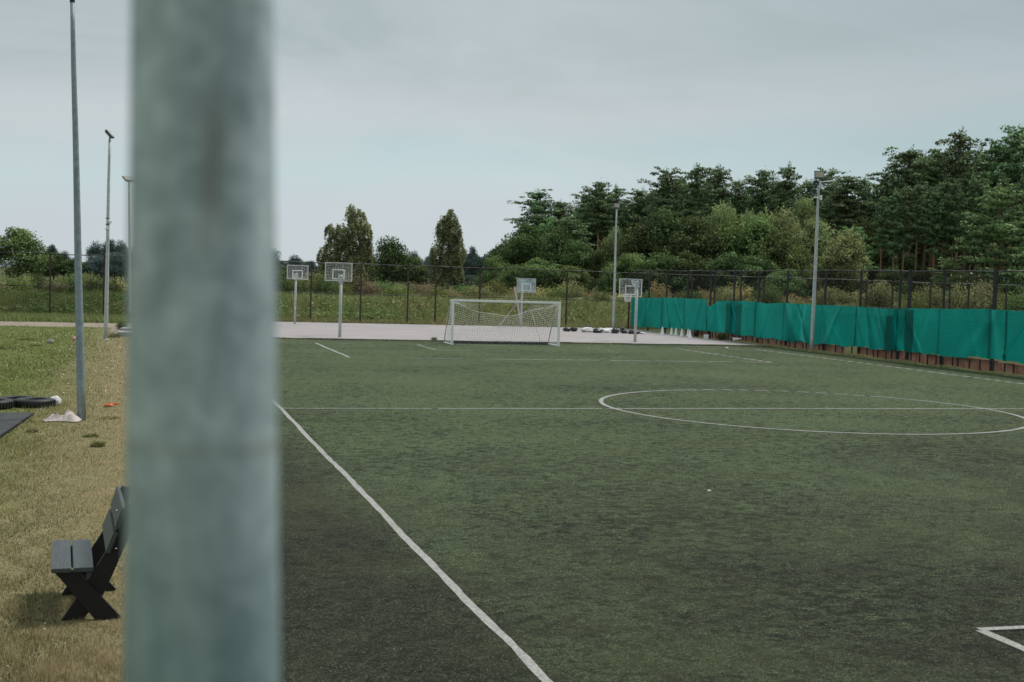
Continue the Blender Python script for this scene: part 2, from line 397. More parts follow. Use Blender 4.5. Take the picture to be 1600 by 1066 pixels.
# ------------------------------------------------------------------ world and sun
SUN_AZ, SUN_EL = R_(72), R_(58)      # azimuth from +Y towards +X
w = bpy.data.worlds.new('World'); SC.world = w; w.use_nodes = True
nt = w.node_tree; nt.nodes.clear(); N = nt.nodes; L = nt.links
def wn(t, **k):
    n = N.new(t)
    for a, b in k.items(): setattr(n, a, b)
    return n
sky = wn('ShaderNodeTexSky', sky_type='NISHITA', sun_disc=False, sun_elevation=SUN_EL, sun_rotation=SUN_AZ, dust_density=3.0, air_density=1.2)
tc = wn('ShaderNodeTexCoord')
def wmap(scale, rot=(0, 0, 0)):
    m = wn('ShaderNodeMapping'); m.inputs['Scale'].default_value = scale; m.inputs['Rotation'].default_value = rot
    L.new(tc.outputs['Generated'], m.inputs[0]); return m.outputs[0]
def wnoise(v, sc, det, ro, di=0):
    n = wn('ShaderNodeTexNoise'); n.inputs['Scale'].default_value = sc; n.inputs['Detail'].default_value = det
    n.inputs['Roughness'].default_value = ro; n.inputs['Distortion'].default_value = di; L.new(v, n.inputs['Vector']); return n.outputs['Fac']
def wramp(f, stops):
    r = wn('ShaderNodeValToRGB'); e = r.color_ramp.elements
    e[0].position, e[0].color = stops[0][0], (*stops[0][1], 1); e[1].position, e[1].color = stops[-1][0], (*stops[-1][1], 1)
    for p, c in stops[1:-1]: x = e.new(p); x.color = (*c, 1)
    L.new(f, r.inputs[0]); return r.outputs[0]
def wmix(f, a, b, mode='MIX'):
    n = wn('ShaderNodeMix', data_type='RGBA', blend_type=mode)
    for sck, v in ((n.inputs[0], f), (n.inputs[6], a), (n.inputs[7], b)):
        if isinstance(v, (int, float)): sck.default_value = v
        elif isinstance(v, tuple): sck.default_value = (*v, 1)
        else: L.new(v, sck)
    return n.outputs[2]
def wmath(op, a, b=0, clamp=False):
    n = wn('ShaderNodeMath', operation=op, use_clamp=clamp)
    for i, v in enumerate((a, b)):
        if isinstance(v, (int, float)): n.inputs[i].default_value = v
        else: L.new(v, n.inputs[i])
    return n.outputs[0]
sepn = wn('ShaderNodeSeparateXYZ'); L.new(tc.outputs['Generated'], sepn.inputs[0])
warp = wnoise(wmap((1.2, 1.2, 3)), 1.6, 4, .5, .3)
elev = wmath('ADD', sepn.outputs[2], wmath('MULTIPLY', wmath('SUBTRACT', warp, .5), .11))
elev = wmath('SUBTRACT', elev, wmath('MULTIPLY', sepn.outputs[0], .045))
# thin high cloud in broad horizontal bands: mauve-grey veil with a clearer blue-green gap
band = wramp(wmath('MULTIPLY', elev, 2.5, True), [(0.0, (.51, .575, .60)), (.09, (.485, .545, .58)), (.17, (.45, .56, .58)), (.235, (.41, .52, .54)), (.31, (.45, .495, .51)), (.42, (.33, .39, .395)), (1.0, (.42, .46, .46))])
soft = wnoise(wmap((1.2, 1.2, 4.2), (0.05, .10, 0)), 2.6, 6, .6, .9)
band = wmix(wramp(soft, [(.35, (0, 0, 0)), (.7, (.5, .5, .5))]), band, (.52, .56, .58))
# dimmer towards the right, vignetting painted into the sky
side = wmath('MULTIPLY', wmath('SUBTRACT', sepn.outputs[0], .30), 1.6, True)
band = wmix(side, band, wmix(1.0, band, (.56, .66, .68), 'MULTIPLY'))
cloud10 = wmix(1.0, band, (12.6, 12.6, 12.7), 'MULTIPLY')
for l in list(L):
    pass
cm = wmix(.86, sky.outputs[0], cloud10)
bg = wn('ShaderNodeBackground'); bg.inputs['Strength'].default_value = .10; L.new(cm, bg.inputs[0])
wo = wn('ShaderNodeOutputWorld'); L.new(bg.outputs[0], wo.inputs[0])
sl = bpy.data.lights.new('sun', 'SUN'); so = bpy.data.objects.new('sun', sl); COL.objects.link(so)
sl.energy = 2.6; sl.angle = R_(11); sl.color = (1, .95, .88)
sd = Vector((math.sin(SUN_AZ)*math.cos(SUN_EL), math.cos(SUN_AZ)*math.cos(SUN_EL), math.sin(SUN_EL)))
so.rotation_euler = sd.to_track_quat('Z', 'Y').to_euler()

# ------------------------------------------------------------------ ground
def grid_obj(name, xs, ys, zf, mat, kind='structure'):
    X, Y = np.meshgrid(xs, ys); Z = np.vectorize(zf)(X, Y)
    V = np.stack([X, Y, Z], -1).reshape(-1, 3); nx, ny = len(xs), len(ys)
    i = np.arange(ny-1)[:, None]*nx+np.arange(nx-1)[None]; Fc = np.stack([i, i+1, i+nx+1, i+nx], -1).reshape(-1, 4)
    me = bpy.data.meshes.new(name); me.from_pydata(V.tolist(), [], Fc.tolist()); me.polygons.foreach_set('use_smooth', [True]*len(Fc))
    o = add_mesh(name, me, mat); o['kind'] = kind; return o
xs = np.unique(np.concatenate([np.linspace(-3500, -60, 8), np.linspace(-60, 110, 171), np.linspace(110, 3500, 8)]))
ys = np.unique(np.concatenate([np.linspace(-500, 76, 6), np.linspace(76, 96, 41), np.linspace(96, 300, 30), np.linspace(300, 5000, 8)]))
grid_obj('ground', xs, ys, lambda x, y: ground_z(x, y)-.004, MAT['meadow'])
def und(x, y): return .012*math.sin(x*.8+.5*y)*math.sin(y*.35)
def sheet(name, x0, x1, y0, y1, z, mat, step=1.5, ragged=0):
    xs = np.linspace(x0, x1, max(2, int((x1-x0)/step)+1)); ys = np.linspace(y0, y1, max(2, int((y1-y0)/step)+1))
    return grid_obj(name, xs, ys, lambda x, y: z, mat)
sheet('lawn', -60, .85, -20, 66.2, .004, MAT['lawn'])
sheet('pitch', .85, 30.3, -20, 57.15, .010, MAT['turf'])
sheet('gravel_path', -60, -1.3, 66.2, 71.6, .004, MAT['gravel'])
sheet('gravel_patch', -1.6, -.2, 57.2, 73.2, .012, MAT['gravel'])
sheet('sports_court', -.2, 30.6, 57.4, 78.1, .03, MAT['asphalt'])
# kerb along the far end of the pitch
mb = MB()
x = -.2
while x < 30.3:
    mb.box((.97, .16, .09), (x+.5, 57.28, .035+rng.uniform(-.008, .008)), bevel=.01); x += 1.0
tag(mb.build('kerb', MAT['kerb']), kind='structure')

mb = MB(); y = 3.0
while y < 57:
    mb.box((.08, .985, .05), (.84+rng.uniform(-.006, .006), y+.5, .012+rng.uniform(-.004, .004)), bevel=.008); y += 1.0
tag(mb.build('edging', MAT['kerb']), kind='structure')
# ------------------------------------------------------------------ pitch markings
LW = .085
def strip_faces(bm, pts, w, z):
    prev = None
    for i, (x, y) in enumerate(pts):
        a = pts[max(0, i-1)]; b = pts[min(len(pts)-1, i+1)]
        d = Vector((b[0]-a[0], b[1]-a[1])).normalized(); n = Vector((-d.y, d.x))
        j1, j2 = rng.normal(0, .004, 2)
        ww = w/2*(1+rng.normal(0, .06))
        p = (bm.verts.new((x+n.x*(ww+j1), y+n.y*(ww+j1), z)), bm.verts.new((x-n.x*(ww+j2), y-n.y*(ww+j2), z)))
        if prev: bm.faces.new((prev[0], prev[1], p[1], p[0]))
        prev = p
def line(bm, a, b, z=.0145, w=LW, dash=None, wob=.012, fade=None):
    a = Vector(a); b = Vector(b); Ln = (b-a).length; d = (b-a)/Ln; n = Vector((-d.y, d.x)); ph = rng.uniform(0, 6)
    def P(t):
        o = wob*math.sin(t*.7+ph)+wob*.7*math.sin(t*2.1+ph*2); q = a+d*t+n*o; return (q.x, q.y)
    t = 0
    while t < Ln:
        if dash:
            seg = dash[0]*rng.uniform(.75, 1.2); gap = dash[1]*rng.uniform(.8, 1.3)
        elif fade:
            seg = rng.uniform(*fade[0]); gap = rng.uniform(*fade[1])
        else: seg = Ln; gap = 0
        e = min(t+seg, Ln); k = max(2, int((e-t)/.25)+1)
        strip_faces(bm, [P(t+(e-t)*i/(k-1)) for i in range(k)], w, z)
        t = e+gap+1e-6
def arc(bm, c, r, a0, a1, z=.0185, dash=None, w=LW):
    a = a0
    while a < a1:
        da = (dash[0]*rng.uniform(.8, 1.2))/r if dash else a1-a0
        e = min(a+da, a1); k = max(3, int((e-a)*r/.2))
        strip_faces(bm, [(c[0]+r*math.cos(a+(e-a)*i/(k-1)), c[1]+r*math.sin(a+(e-a)*i/(k-1))) for i in range(k)], w, z)
        a = e+((dash[1]*rng.uniform(.8, 1.2))/r if dash else 1e-6)
bm = bmesh.new()
XL, XR, YH, YG = 2.84, 28.18, 27.5, 54.6
line(bm, (XL, .4), (XL, 34.), wob=.009)
line(bm, (XL, 34.), (XL, YG), fade=((1.5, 4), (.2, 1.0)))
line(bm, (XR, 30), (XR, YG), dash=(.44, .22), w=.18)
line(bm, (XR, .4), (XR, 30), fade=((2, 5), (.2, .6)))
line(bm, (XL, YH), (6.2, YH), z=.0165, w=.09); line(bm, (6.35, YH), (14, YH), z=.0165, w=.11, fade=((2, 5), (.05, .2))); line(bm, (14, YH+.02), (XR, YH), z=.0165, w=.12, fade=((3, 7), (.02, .12)))
line(bm, (XL, YG), (13.0, YG), z=.0165, fade=((.4, 1.5), (.5, 2))); line(bm, (13.2, YG), (18.2, YG), z=.0165, w=.1); line(bm, (18.4, YG), (XR, YG), z=.0165, fade=((.3, 1.2), (.6, 2.4)))
XB0, XB1, YB = 7.06, 23.89, 45.0
line(bm, (XB0, YB), (XB0, YG-.2), w=.11)
line(bm, (XB1, YB), (XB1, YG-.2), dash=(.44, .24), w=.18)
line(bm, (XB0+2.1, YB), (XB0+4.2, YB), z=.0165); line(bm, (XB0+5.2, YB), (12.5, YB), z=.0165, w=.10, fade=((.8, 2.), (.2, .5)))
line(bm, (12.5, YB), (XB1, YB), z=.0165, w=.15, fade=((.5, 2.4), (.12, .6)))
XG0, XG1, YA = 11.5, 19.5, 50.4
line(bm, (XG0, YA), (XG0, YG-.3)); line(bm, (XG0, YA), (XG0+1.6, YA), z=.0165, w=.07)
line(bm, (XG0+2.4, YA), (XG1, YA), z=.0165, w=.05, fade=((.3, .9), (.7, 2.)))
line(bm, (XG1, YA), (XG1, YG-.3), dash=(.3, .3))
# near end
line(bm, (7.0, 9.2), (7.0, .4), w=.11); line(bm, (7.0, 9.2), (XB1, 9.2), z=.0165, w=.085)
line(bm, (XL, .4), (XR, .4), z=.0165)
C0 = (15.64, YH); RC = 5.07
arc(bm, C0, RC, R_(100), R_(396), w=.11); arc(bm, C0, RC, R_(36), R_(100), dash=(.36, .20), w=.13)
arc(bm, (15.64, YG-6), 3, R_(200), R_(340), dash=(.3, .6), w=.05)
me = bpy.data.meshes.new('pitch_markings'); bm.to_mesh(me); bm.free()
tag(add_mesh('pitch_markings', me, MAT['paint']), kind='structure')
# faded paint on the sports court
bm = bmesh.new()
for a, b in (((17.5, 70.3), (18.4, 70.3)), ((19.0, 67.8), (19.9, 67.8)), ((6.8, 70), (7.5, 70)), ((8, 73.5), (10.6, 73.5))):
    line(bm, a, b, z=.035, w=.09)
me = bpy.data.meshes.new('court_markings'); bm.to_mesh(me); bm.free()
tag(add_mesh('court_markings', me, MAT['paint']), kind='structure')

# ------------------------------------------------------------------ foreground pole
mb = MB(); P = []
for i in range(25):
    z = 5.0*i/24; P.append((.0487+.0*z, 1.05, z))
def prad(z): return .0592-(z-2.857)*.0125
mb.tube([(.0450-(z-2.857)*.0165, 1.05, z) for _, _, z in P], [prad(z) for _, _, z in P], 48)
o = mb.build('steel_pole', MAT['pole'])
# put the origin at the foot
tag(o, 'thick blotchy galvanised steel pole right in front of the viewer, out of focus', 'pole')

# ------------------------------------------------------------------ masts
def mast(x, y, h, lean=(0, 0), r0=.088, r1=.045, label='', parts='lamp', az=0):
    t = empty('floodlight_mast' if parts != 'none' else 'lamp_mast', (x, y, 0), 0, label, 'lamp mast', 'tall steel masts around the pitch')
    n = 12; ph = rng.uniform(0, 6)
    pts = [(lean[0]*(k/n)+.006*math.sin(k*.9+ph)*(k/n), lean[1]*(k/n), h*k/n) for k in range(n+1)]
    m = MB(); m.tube(pts, [r0+(r1-r0)*k/n for k in range(n+1)], 16); m.build('pole', MAT['galvdark' if parts == 'none' else 'galv'], t)
    if parts != 'none': m = MB(); m.lathe([(.0, .03), (r0+.05, .03), (r0+.06, .0)], 16); m.build('base_plate', MAT['galv'], t)
    return t, Vector(pts[-1])
def lamp_head(t, p, az, tilt, w=.40, d=.32, th=.07):
    m = MB(); R = Matrix.Rotation(az, 3, 'Z') @ Matrix.Rotation(tilt, 3, 'X')
    c = p+Vector((0, 0, .22))
    m.box((w, th, d), (0, 0, 0), bevel=.012)
    for k in range(5): m.box((.012, .05, d*.86), (-w/2+.06+k*(w-.12)/4, .055, 0))
    o = m.build('lamp_head', MAT['lampbody'], t, c); o.rotation_euler = R.to_euler()
    m = MB(); m.box((w*.84, .012, d*.72), (0, -th/2-.004, .01)); l = m.build('lens', MAT['lampglass'], o)
    m = MB(); m.tube([p+Vector((0, 0, -.06)), p+Vector((0, 0, .1)), c], .022, 8)
    m.box((w*.5, .03, .03), tuple(p+Vector((0, 0, .05))), Matrix.Rotation(az, 3, 'Z')); m.build('bracket', MAT['lampbody'], t)
    return o
t, p = mast(-1.15, 25.4, 8.0, (-.27, 0), .084, .040, 'bare leaning steel mast with a black cap, pale cloth lying at its foot', 'none')
m = MB(); m.lathe([(.0, .08), (.04, .07), (.048, 0), (.046, -.05)], 14); m.build('cap', MAT['black'], t, p-Vector((0, 0, .03)))
t, p = mast(-1.57, 54.6, 8.25, (.03, 0), .088, .05, 'steel floodlight mast with a small white camera halfway up, beside the lawn')
lamp_head(t, p, R_(78), R_(-42), .42, .40)
m = MB(); m.box((.13, .20, .10), (.10, -.05, 4.86), bevel=.02); m.tube([(0, 0, 4.8), (.1, 0, 4.84)], .02); m.build('camera', MAT['white'], t)
m = MB(); m.box((.12, .10, .16), (.03, -.06, 4.62), bevel=.01); m.build('junction_box', MAT['white'], t)
for z in (4.55, 4.75, 5.0): m = MB(); m.lathe([(.08, z), (.085, z+.02), (.08, z+.04)], 14); m.build('clamp', MAT['lampbody'], t)
t, p = mast(-.85, 77.0, 8.0, (-.20, 0), .088, .05, 'farthest left floodlight mast, partly hidden beside the near pole')
lamp_head(t, p, R_(30), R_(-58), .70, .50)
t, p = mast(30.4, 53.3, 8.15, (.02, 0), .10, .055, 'floodlight mast with horn loudspeakers and camera arm standing before the green tarps')
lamp_head(t, p, R_(-20), R_(-18), .46, .40, .09)
def horn(t, z, dx, dy, rz):
    m = MB(); m.lathe([(.03, 0), (.05, .06), (.09, .14), (.15, .20), (.14, .20), (.08, .13), (.02, .08)], 16)
    o = m.build('horn_speaker', MAT['lampbody'], t, (dx, dy, z)); o.rotation_euler = (R_(90), 0, rz); return o
horn(t, 7.95, -.14, -.05, R_(-35)); horn(t, 7.55, -.16, -.05, R_(-55))
m = MB(); m.tube([(.0, 0, 8.02), (.35, -.05, 8.08), (.72, -.1, 8.12)], .022, 8); m.box((.16, .09, .08), (.76, -.1, 8.13), bevel=.02); m.build('camera_arm', MAT['white'], t)
for sz, lc in (((.22, .14, .06), (-.12, -.04, 7.30)), ((.10, .16, .22), (.11, -.04, 7.30)), ((.12, .1, .12), (.17, -.03, 7.82))): m = MB(); m.box(sz, lc, bevel=.01); m.build('junction_box', MAT['white'], t)
m = MB(); m.tube([(-.06, -.05, 7.9), (-.2, -.05, 7.7), (-.1, -.04, 7.4), (.1, -.05, 7.55), (.07, -.05, 7.0), (.09, -.03, 6.4)], .009, 6); m.build('cable', MAT['black'], t)
t, p = mast(29.5, 77.4, 7.85, (-.05, 0), .095, .05, 'slim floodlight mast at the back of the court beside the scattered bags')
lamp_head(t, p, R_(0), R_(-12), .42, .34)

# ------------------------------------------------------------------ goal
def goal(x0, x1, y, h=2.0):
    t = empty('football_goal', ((x0+x1)/2, y, 0), 0, 'white football goal with sagging net at the far end of the pitch', 'goal')
    W = (x1-x0)/2
    for s in (-1, 1):
        m = MB(); m.box((.10, .10, h-.05), (s*W, 0, (h-.05)/2), bevel=.015); m.build('post', MAT['white'], t)
    m = MB(); m.box((2*W+.10, .10, .10), (0, 0, h), bevel=.015); m.build('crossbar', MAT['white'], t)
    D, d = 1.55, .62
    for s in (-1, 1):
        m = MB(); m.tube([(s*W, .05, h), (s*W, d, h-.02)], .025, 8); m.build('top_arm', MAT['white'], t)
        m = MB(); m.tube([(s*W, .05, .04), (s*W, D, .04)], .035, 8); m.build('base_bar', MAT['white'], t)
        m = MB(); m.tube([(s*W, d, h-.02), (s*W+.02, d+.25, 1.3), (s*W-.01, d+.62, .55), (s*W, D, .06)], .014, 6); m.build('back_stay', MAT['cord'], t)
    m = MB(); m.tube([(-W, D, .04), (W, D, .04)], .03, 8); m.build('base_bar', MAT['white'], t)
    # nets: real cords
    m = MB()
    def top(u):      # sagging top edge of the back net, u in -1..1
        return h-.04-.62*(1-abs(u)**1.6)-.04*math.sin(9*u), d+.10*(1-u*u)
    def back(u, v):  # v 0 top .. 1 ground
        zt, yt = top(u); z = zt*(1-v)+.05*v
        yy = yt+(D-yt)*v+.10*math.sin(math.pi*v)*(.6+.4*math.sin(4*u)); return (u*W, yy, z)
    nu, nv = 44, 17
    for i in range(nu+1):
        u = -1+2*i/nu; m.tube([back(u, v/8) for v in range(9)], .0065, 3, False)
    for j in range(nv+1):
        v = j/nv; m.tube([back(-1+2*i/22, v) for i in range(23)], .0065 if j not in (0,) else .012, 3, False)
    for s in (-1, 1):
        def sd_(a, v):
            b = back(s, v); return (s*W+.02*math.sin(5*v), b[1]*a, h*(1-v)*(1)+.05*v if a < .05 else (h-.03)*(1-v)+.05*v)
        for i in range(9): m.tube([sd_(i/8, v/8) for v in range(9)], .0065, 3, False)
        for j in range(18): m.tube([sd_(i/4, j/17) for i in range(5)], .0065, 3, False)
    # roof part of the net, torn free in the middle
    for s in (-1, 1):
        for i in range(14):
            u = s*(1-i*.045)
            zt, yt = top(u); m.tube([(u*W, .03, h-.02-.0*i), (u*W, yt*.5, (h+zt)/2-.05), (u*W, yt, zt)], .0065, 3, False)
        for j in range(1, 5):
            m.tube([(s*(1-i*.06)*W, top(s*(1-i*.06))[1]*j/5, h-.03+(top(s*(1-i*.06))[0]-h)*j/5-.05) for i in range(10)], .0065, 3, False)
    m.build('net', MAT['net'], t)
    m = MB(); m.tube([(W*.55, d+.05, h-.45), (W*.70, d+.5, h-1.2), (W*.82, D-.2, h-1.75), (W*.8, D, .06)], .012, 5, False)
    m.build('rope', MAT['net'], t)
    # crumpled net and rubber lying along the back bar
    m = MB()
    m.box((2*W-.1, .05, .05), (0, D-.1, .06))
    for i in range(90):
        u = rng.uniform(-.98, .98); m.box((rng.uniform(.08, .3), .08, rng.uniform(.04, .12)), (u*W, D-.1+rng.uniform(-.06, .06), .07), Matrix.Rotation(rng.uniform(-.6, .6), 3, 'Z'))
    m.build('bunched_net', MAT['cord'], t)
    return t
goal(13.14, 18.14, 54.55)

# ------------------------------------------------------------------ basketball hoops
def hoop(x, y, d, label, h=3.0, kind='grid', bw=1.22, bh=.88, zc=None, lean=0, netted=False, r=.075):
    """d=+1 board faces +Y, -1 faces -Y"""
    t = empty('basketball_hoop', (x, y, .03), 0 if d > 0 else math.pi, label, 'basketball hoop', 'basketball hoops on the court')
    zc = zc or h+.02
    m = MB(); m.tube([(0, 0, 0), (lean*.5, 0, h*.5), (lean, 0, h-.0)], [r, r*.95, r*.9], 16); m.build('post', MAT['galv'], t)
    m = MB(); m.tube([(lean, 0, h-.38), (lean, .8, h-.08)], .03, 8); m.tube([(lean, 0, h-.06), (lean, .8, h-.04)], .035, 8)
    m.box((.2, .2, .36), (lean, .0, h-.22), bevel=.01); m.build('arm', MAT['galv'], t)
    Y = .86
    mat = MAT['white'] if kind == 'grid' else MAT['galv']
    b = MB(); hw, hh = bw/2, bh/2
    for s in (-1, 1):
        b.box((bw+.03, .03, .03), (lean, Y, zc+s*hh)); b.box((.03, .03, bh-.03), (lean+s*hw, Y, zc))
    if kind == 'grid':
        for i in range(1, 16): b.box((.007, .007, bh-.03), (lean-hw+bw*i/16, Y, zc))
        for i in range(1, 12): b.box((bw-.03, .007, .007), (lean, Y+.011, zc-hh+bh*i/12))
        bo = b.build('backboard', MAT['white'], t)
    else:
        fo = b.build('backboard', MAT['galv'], t); bo = fo
        b = MB(); b.box((bw-.03, .012, bh-.03), (lean, Y, zc)); b.build('panel', MAT['acrylic'], bo)
    b = MB()
    for s in (-1, 1):
        b.box((.59, .02, .045), (lean, Y+.03, zc-.12+s*.22)); b.box((.045, .02, .40), (lean+s*.272, Y+.03, zc-.12))
    b.build('target_square', MAT['white'], bo)
    b = MB(); n = 20; cx, cz = lean, zc-.33; rr = .225
    b.tube([(cx+rr*math.cos(2*math.pi*k/n), Y+.15+rr+rr*math.sin(2*math.pi*k/n), cz) for k in range(n+1)], .012, 6)
    b.box((.12, .18, .03), (cx, Y+.09, cz-.01)); b.tube([(cx-.08, Y+.02, cz-.14), (cx-.06, Y+.2, cz-.02)], .01, 6); b.tube([(cx+.08, Y+.02, cz-.14), (cx+.06, Y+.2, cz-.02)], .01, 6)
    b.build('rim', MAT['galv'], t)
    if netted:
        b = MB()
        for k in range(12):
            a = 2*math.pi*k/12
            for s in (-1, 1):
                b.tube([(cx+(rr-.10*v/4)*math.cos(a+s*.26*v/2), Y+.15+rr+(rr-.10*v/4)*math.sin(a+s*.26*v/2), cz-.10*v) for v in range(5)], .006, 4, False)
        b.build('net', MAT['net'], t)
    return t
hoop(8.48, 75.0, -1, 'basketball hoop farthest left, its thin post at the back edge of the court', 3.0, 'grid', 1.2, .8, 3.05, r=.065)
hoop(8.87, 59.6, 1, 'basketball hoop with white lattice board nearest the left goalpost, thick grey post', 2.95, 'grid', 1.28, .86, 3.10)
hoop(24.0, 59.8, 1, 'basketball hoop beside the green tarp end, lattice board with ragged net', 3.12, 'grid', 1.22, .90, 2.74, netted=True)
hoop(22.97, 76.7, -1, 'basketball hoop with clear acrylic board behind the goal crossbar', 3.02, 'clear', 1.22, .88, 2.66)

# ------------------------------------------------------------------ fences
def fence(name, label, p0, p1, h, post_ts, mat, dense, mid=True, pr=.045, rail_r=.028, thick=()):
    p0, p1 = Vector(p0), Vector(p1); Ln = (p1-p0).length; d = (p1-p0)/Ln
    t = empty(name, (p0.x, p0.y, 0), math.atan2(d.y, d.x), label, 'fence')
    m = MB(); m.box((pr*2, pr*2, h), (0, 0, h/2)); proto = m.build('post', mat, t, (post_ts[0], 0, 0))
    for k, q in enumerate(post_ts[1:]):
        c = proto.copy(); COL.objects.link(c); c.parent = t; c.location = (q, 0, 0)
        if k+1 in thick: c.scale = (1.45, 1.45, 1.01)
    P = sorted(post_ts)
    for z, rr in ((h-.03, rail_r),)+(((h*.49, rail_r*.8),) if mid else ()):
        m = MB(); pts = []
        q = 0
        while q <= Ln: pts.append((q, 0, z+.018*math.sin(q*1.3)+.012*math.sin(q*.31))); q += 1.0
        m.tube(pts, rr, 6); m.build('top_rail' if z > h*.7 else 'middle_rail', MAT['rail'], t)
    m = MB(); v = [m.bm.verts.new(c) for c in ((0, .06, .04), (Ln, .06, .04), (Ln, .06, h-.04), (0, .06, h-.04))]; m.bm.faces.new(v)
    m.build('wire_mesh', MAT['chainlink_dense' if dense else 'chainlink'], t)
    return t
bx = [-20.6, -17.6, -14.6, -11.6, -8.5, -5.4, -2.4, .7, 3.7, 6.7, 9.8, 12.9, 15.9, 17.7, 20.6, 23.5, 26.5, 30.9, 32.3, 35.4, 37.1, 40.8, 44.6, 48.8, 50.9, 54.0, 55.6, 57.2, 60.4, 63.5, 66.6, 69.8, 73]
fence('back_fence', 'tall brown chain link fence along the back of the court before the overgrown bank', (-22, 78.3, 0), (76, 78.3, 0), 3.76, [b+22 for b in bx], MAT['fencebrown'], False)
fy = [37.8, 41.0, 44.2, 46.6, 47.3, 50.4, 53.5, 57.2, 60.3, 62.4, 63.2, 66.2, 69.4, 72.6, 75.4, 77.6]
fence('side_fence', 'tall dark chain link fence on the right, carrying the green tarps', (31.12, 28, 0), (31.12, 78.2, 0), 3.90, [3.0, 6.5]+[q-28 for q in fy], MAT['fence'], True, mid=False, pr=.04, thick=(3, 5))
# low fence frames under the tarps
t = empty('low_frame', (31.0, 28, 0), 0, 'row of short black steel frames under the hanging tarps', 'frame')
k = 0; yy = 1.0
while yy < 40:
    wd = rng.uniform(.55, .95); m = MB()
    zt = .42+rng.uniform(-.03, .05)
    m.box((.04, wd, .035), (0, yy+wd/2, zt)); m.box((.045, .05, zt), (0, yy+.02, zt/2)); m.box((.045, .05, zt), (0, yy+wd-.02, zt/2))
    m.build('short_frame', MAT['fence'], t); yy += wd+rng.uniform(.25, .9)
t = empty('low_board_wall', (31.22, 28, 0), 0, 'low wall of red brown boards running below the green tarps', 'wall')
yy = 0
while yy < 40.5:
    wd = rng.uniform(.75, 1.25); m = MB(); hh = .40+rng.uniform(-.05, .05)
    if rng.uniform() > .02:
        m.box((.05, wd-.04, hh), (rng.uniform(-.015, .015), yy+wd/2, hh/2+.01), Matrix.Rotation(rng.uniform(-.02, .02), 3, 'X'), bevel=.008); m.build('board', MAT['brick'], t)
    yy += wd

# ------------------------------------------------------------------ tarps
TOP = [(28, 2.45), (37.5, 2.43), (39.21, 2.40), (41.27, 2.42), (43.76, 2.35), (46.18, 2.3), (47.26, 2.24), (48.43, 2.24), (50.78, 2.27), (54.21, 2.24), (57.32, 2.26), (59.09, 2.18), (60.31, 2.25), (62.33, 2.24), (63.42, 2.22), (64.7, 2.18), (65.2, 2.0), (65.69, 1.86), (66.2, 1.88), (66.3, 2.24), (69.45, 2.23), (72.85, 2.2), (78, 2.05)]
BOT = [(28, .5), (37.5, .40), (39.07, .40), (39.79, .49), (41.13, .47), (44.2, .37), (45.85, .43), (47.3, .36), (48.29, .40), (50.3, .38), (53.51, .33), (56.04, .29), (58.94, .33), (60.37, .32), (62.63, .34), (65.05, .37), (67.64, .30), (69.28, .32), (76.59, .16), (78, .16)]
BOT = [(a, b+.05) for a, b in BOT]
def interp(T, y): return float(np.interp(y, [a for a, b in T], [b for a, b in T]))
def tarp(y0, y1, label, x=30.93, dark=0, folds=3, amp=.05, seed=0, lean=0, hook=.0):
    y0 -= .14; r = np.random.default_rng(seed)
    t = tag(bpy.data.objects.new('green_tarp', None), None)
    ny = max(12, int((y1-y0)/.07)); nz = 28
    fd = [(r.uniform(y0, y1), r.uniform(.05, .5), r.uniform(-1, 1)*amp*1.6, r.uniform(-.9, .9)*min(1, (y1-y0)/3), r.uniform(0, 1)) for _ in range(folds)]
    ca = [(r.uniform(.3, 1.0), r.uniform(0, 6.28)) for _ in range(4)]
    pts = list(np.arange(y0, y1+.5, 1.55))
    V = []; S = []
    for j in range(nz+1):
        v = j/nz
        for i in range(ny+1):
            y = y0+(y1-y0)*i/ny
            zt, zb = interp(TOP, y), interp(BOT, y)
            sag = .018*abs(math.sin(math.pi*(y-y0)/1.55+.3))**.7 + .012*math.sin(17*y)
            zt -= sag*.9; zb += .03*math.sin(2.3*y)+.02*math.sin(5*y)+.012*math.sin(13*y+1)
            z = zt+(zb-zt)*v
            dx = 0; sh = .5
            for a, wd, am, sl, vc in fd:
                yc = a+sl*(v-.5)*2.2; q = (y-yc)/(wd*(.5+v*.9)); e = math.exp(-q*q); dx += am*e*(.3+.9*v); sh += 3.2*am/max(.05, amp)*.09*(-2*q*e)  # sh paints light and dark onto the fold slopes
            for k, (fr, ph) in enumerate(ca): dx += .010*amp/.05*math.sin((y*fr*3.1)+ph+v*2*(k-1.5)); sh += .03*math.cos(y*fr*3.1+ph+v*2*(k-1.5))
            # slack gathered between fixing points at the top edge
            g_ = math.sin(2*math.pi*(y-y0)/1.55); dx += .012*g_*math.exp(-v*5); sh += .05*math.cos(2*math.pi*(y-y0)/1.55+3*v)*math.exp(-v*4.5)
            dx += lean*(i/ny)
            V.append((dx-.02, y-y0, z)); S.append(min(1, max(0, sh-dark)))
    Fc = [(j*(ny+1)+i, j*(ny+1)+i+1, (j+1)*(ny+1)+i+1, (j+1)*(ny+1)+i) for j in range(nz) for i in range(ny)]
    me = bpy.data.meshes.new('green_tarp'); me.from_pydata(V, [], Fc); me.polygons.foreach_set('use_smooth', [True]*len(Fc))
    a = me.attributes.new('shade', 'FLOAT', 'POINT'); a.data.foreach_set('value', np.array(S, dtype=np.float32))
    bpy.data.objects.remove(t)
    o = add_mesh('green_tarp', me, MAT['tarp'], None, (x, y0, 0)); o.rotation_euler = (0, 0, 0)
    tag(o, label, 'tarp', 'green tarps hung along the side fence'); return o
tarp(72.80, 77.9, 'farthest green tarp sheet, plain and flat, at the corner by the court', seed=1, folds=2, amp=.03, dark=.10)
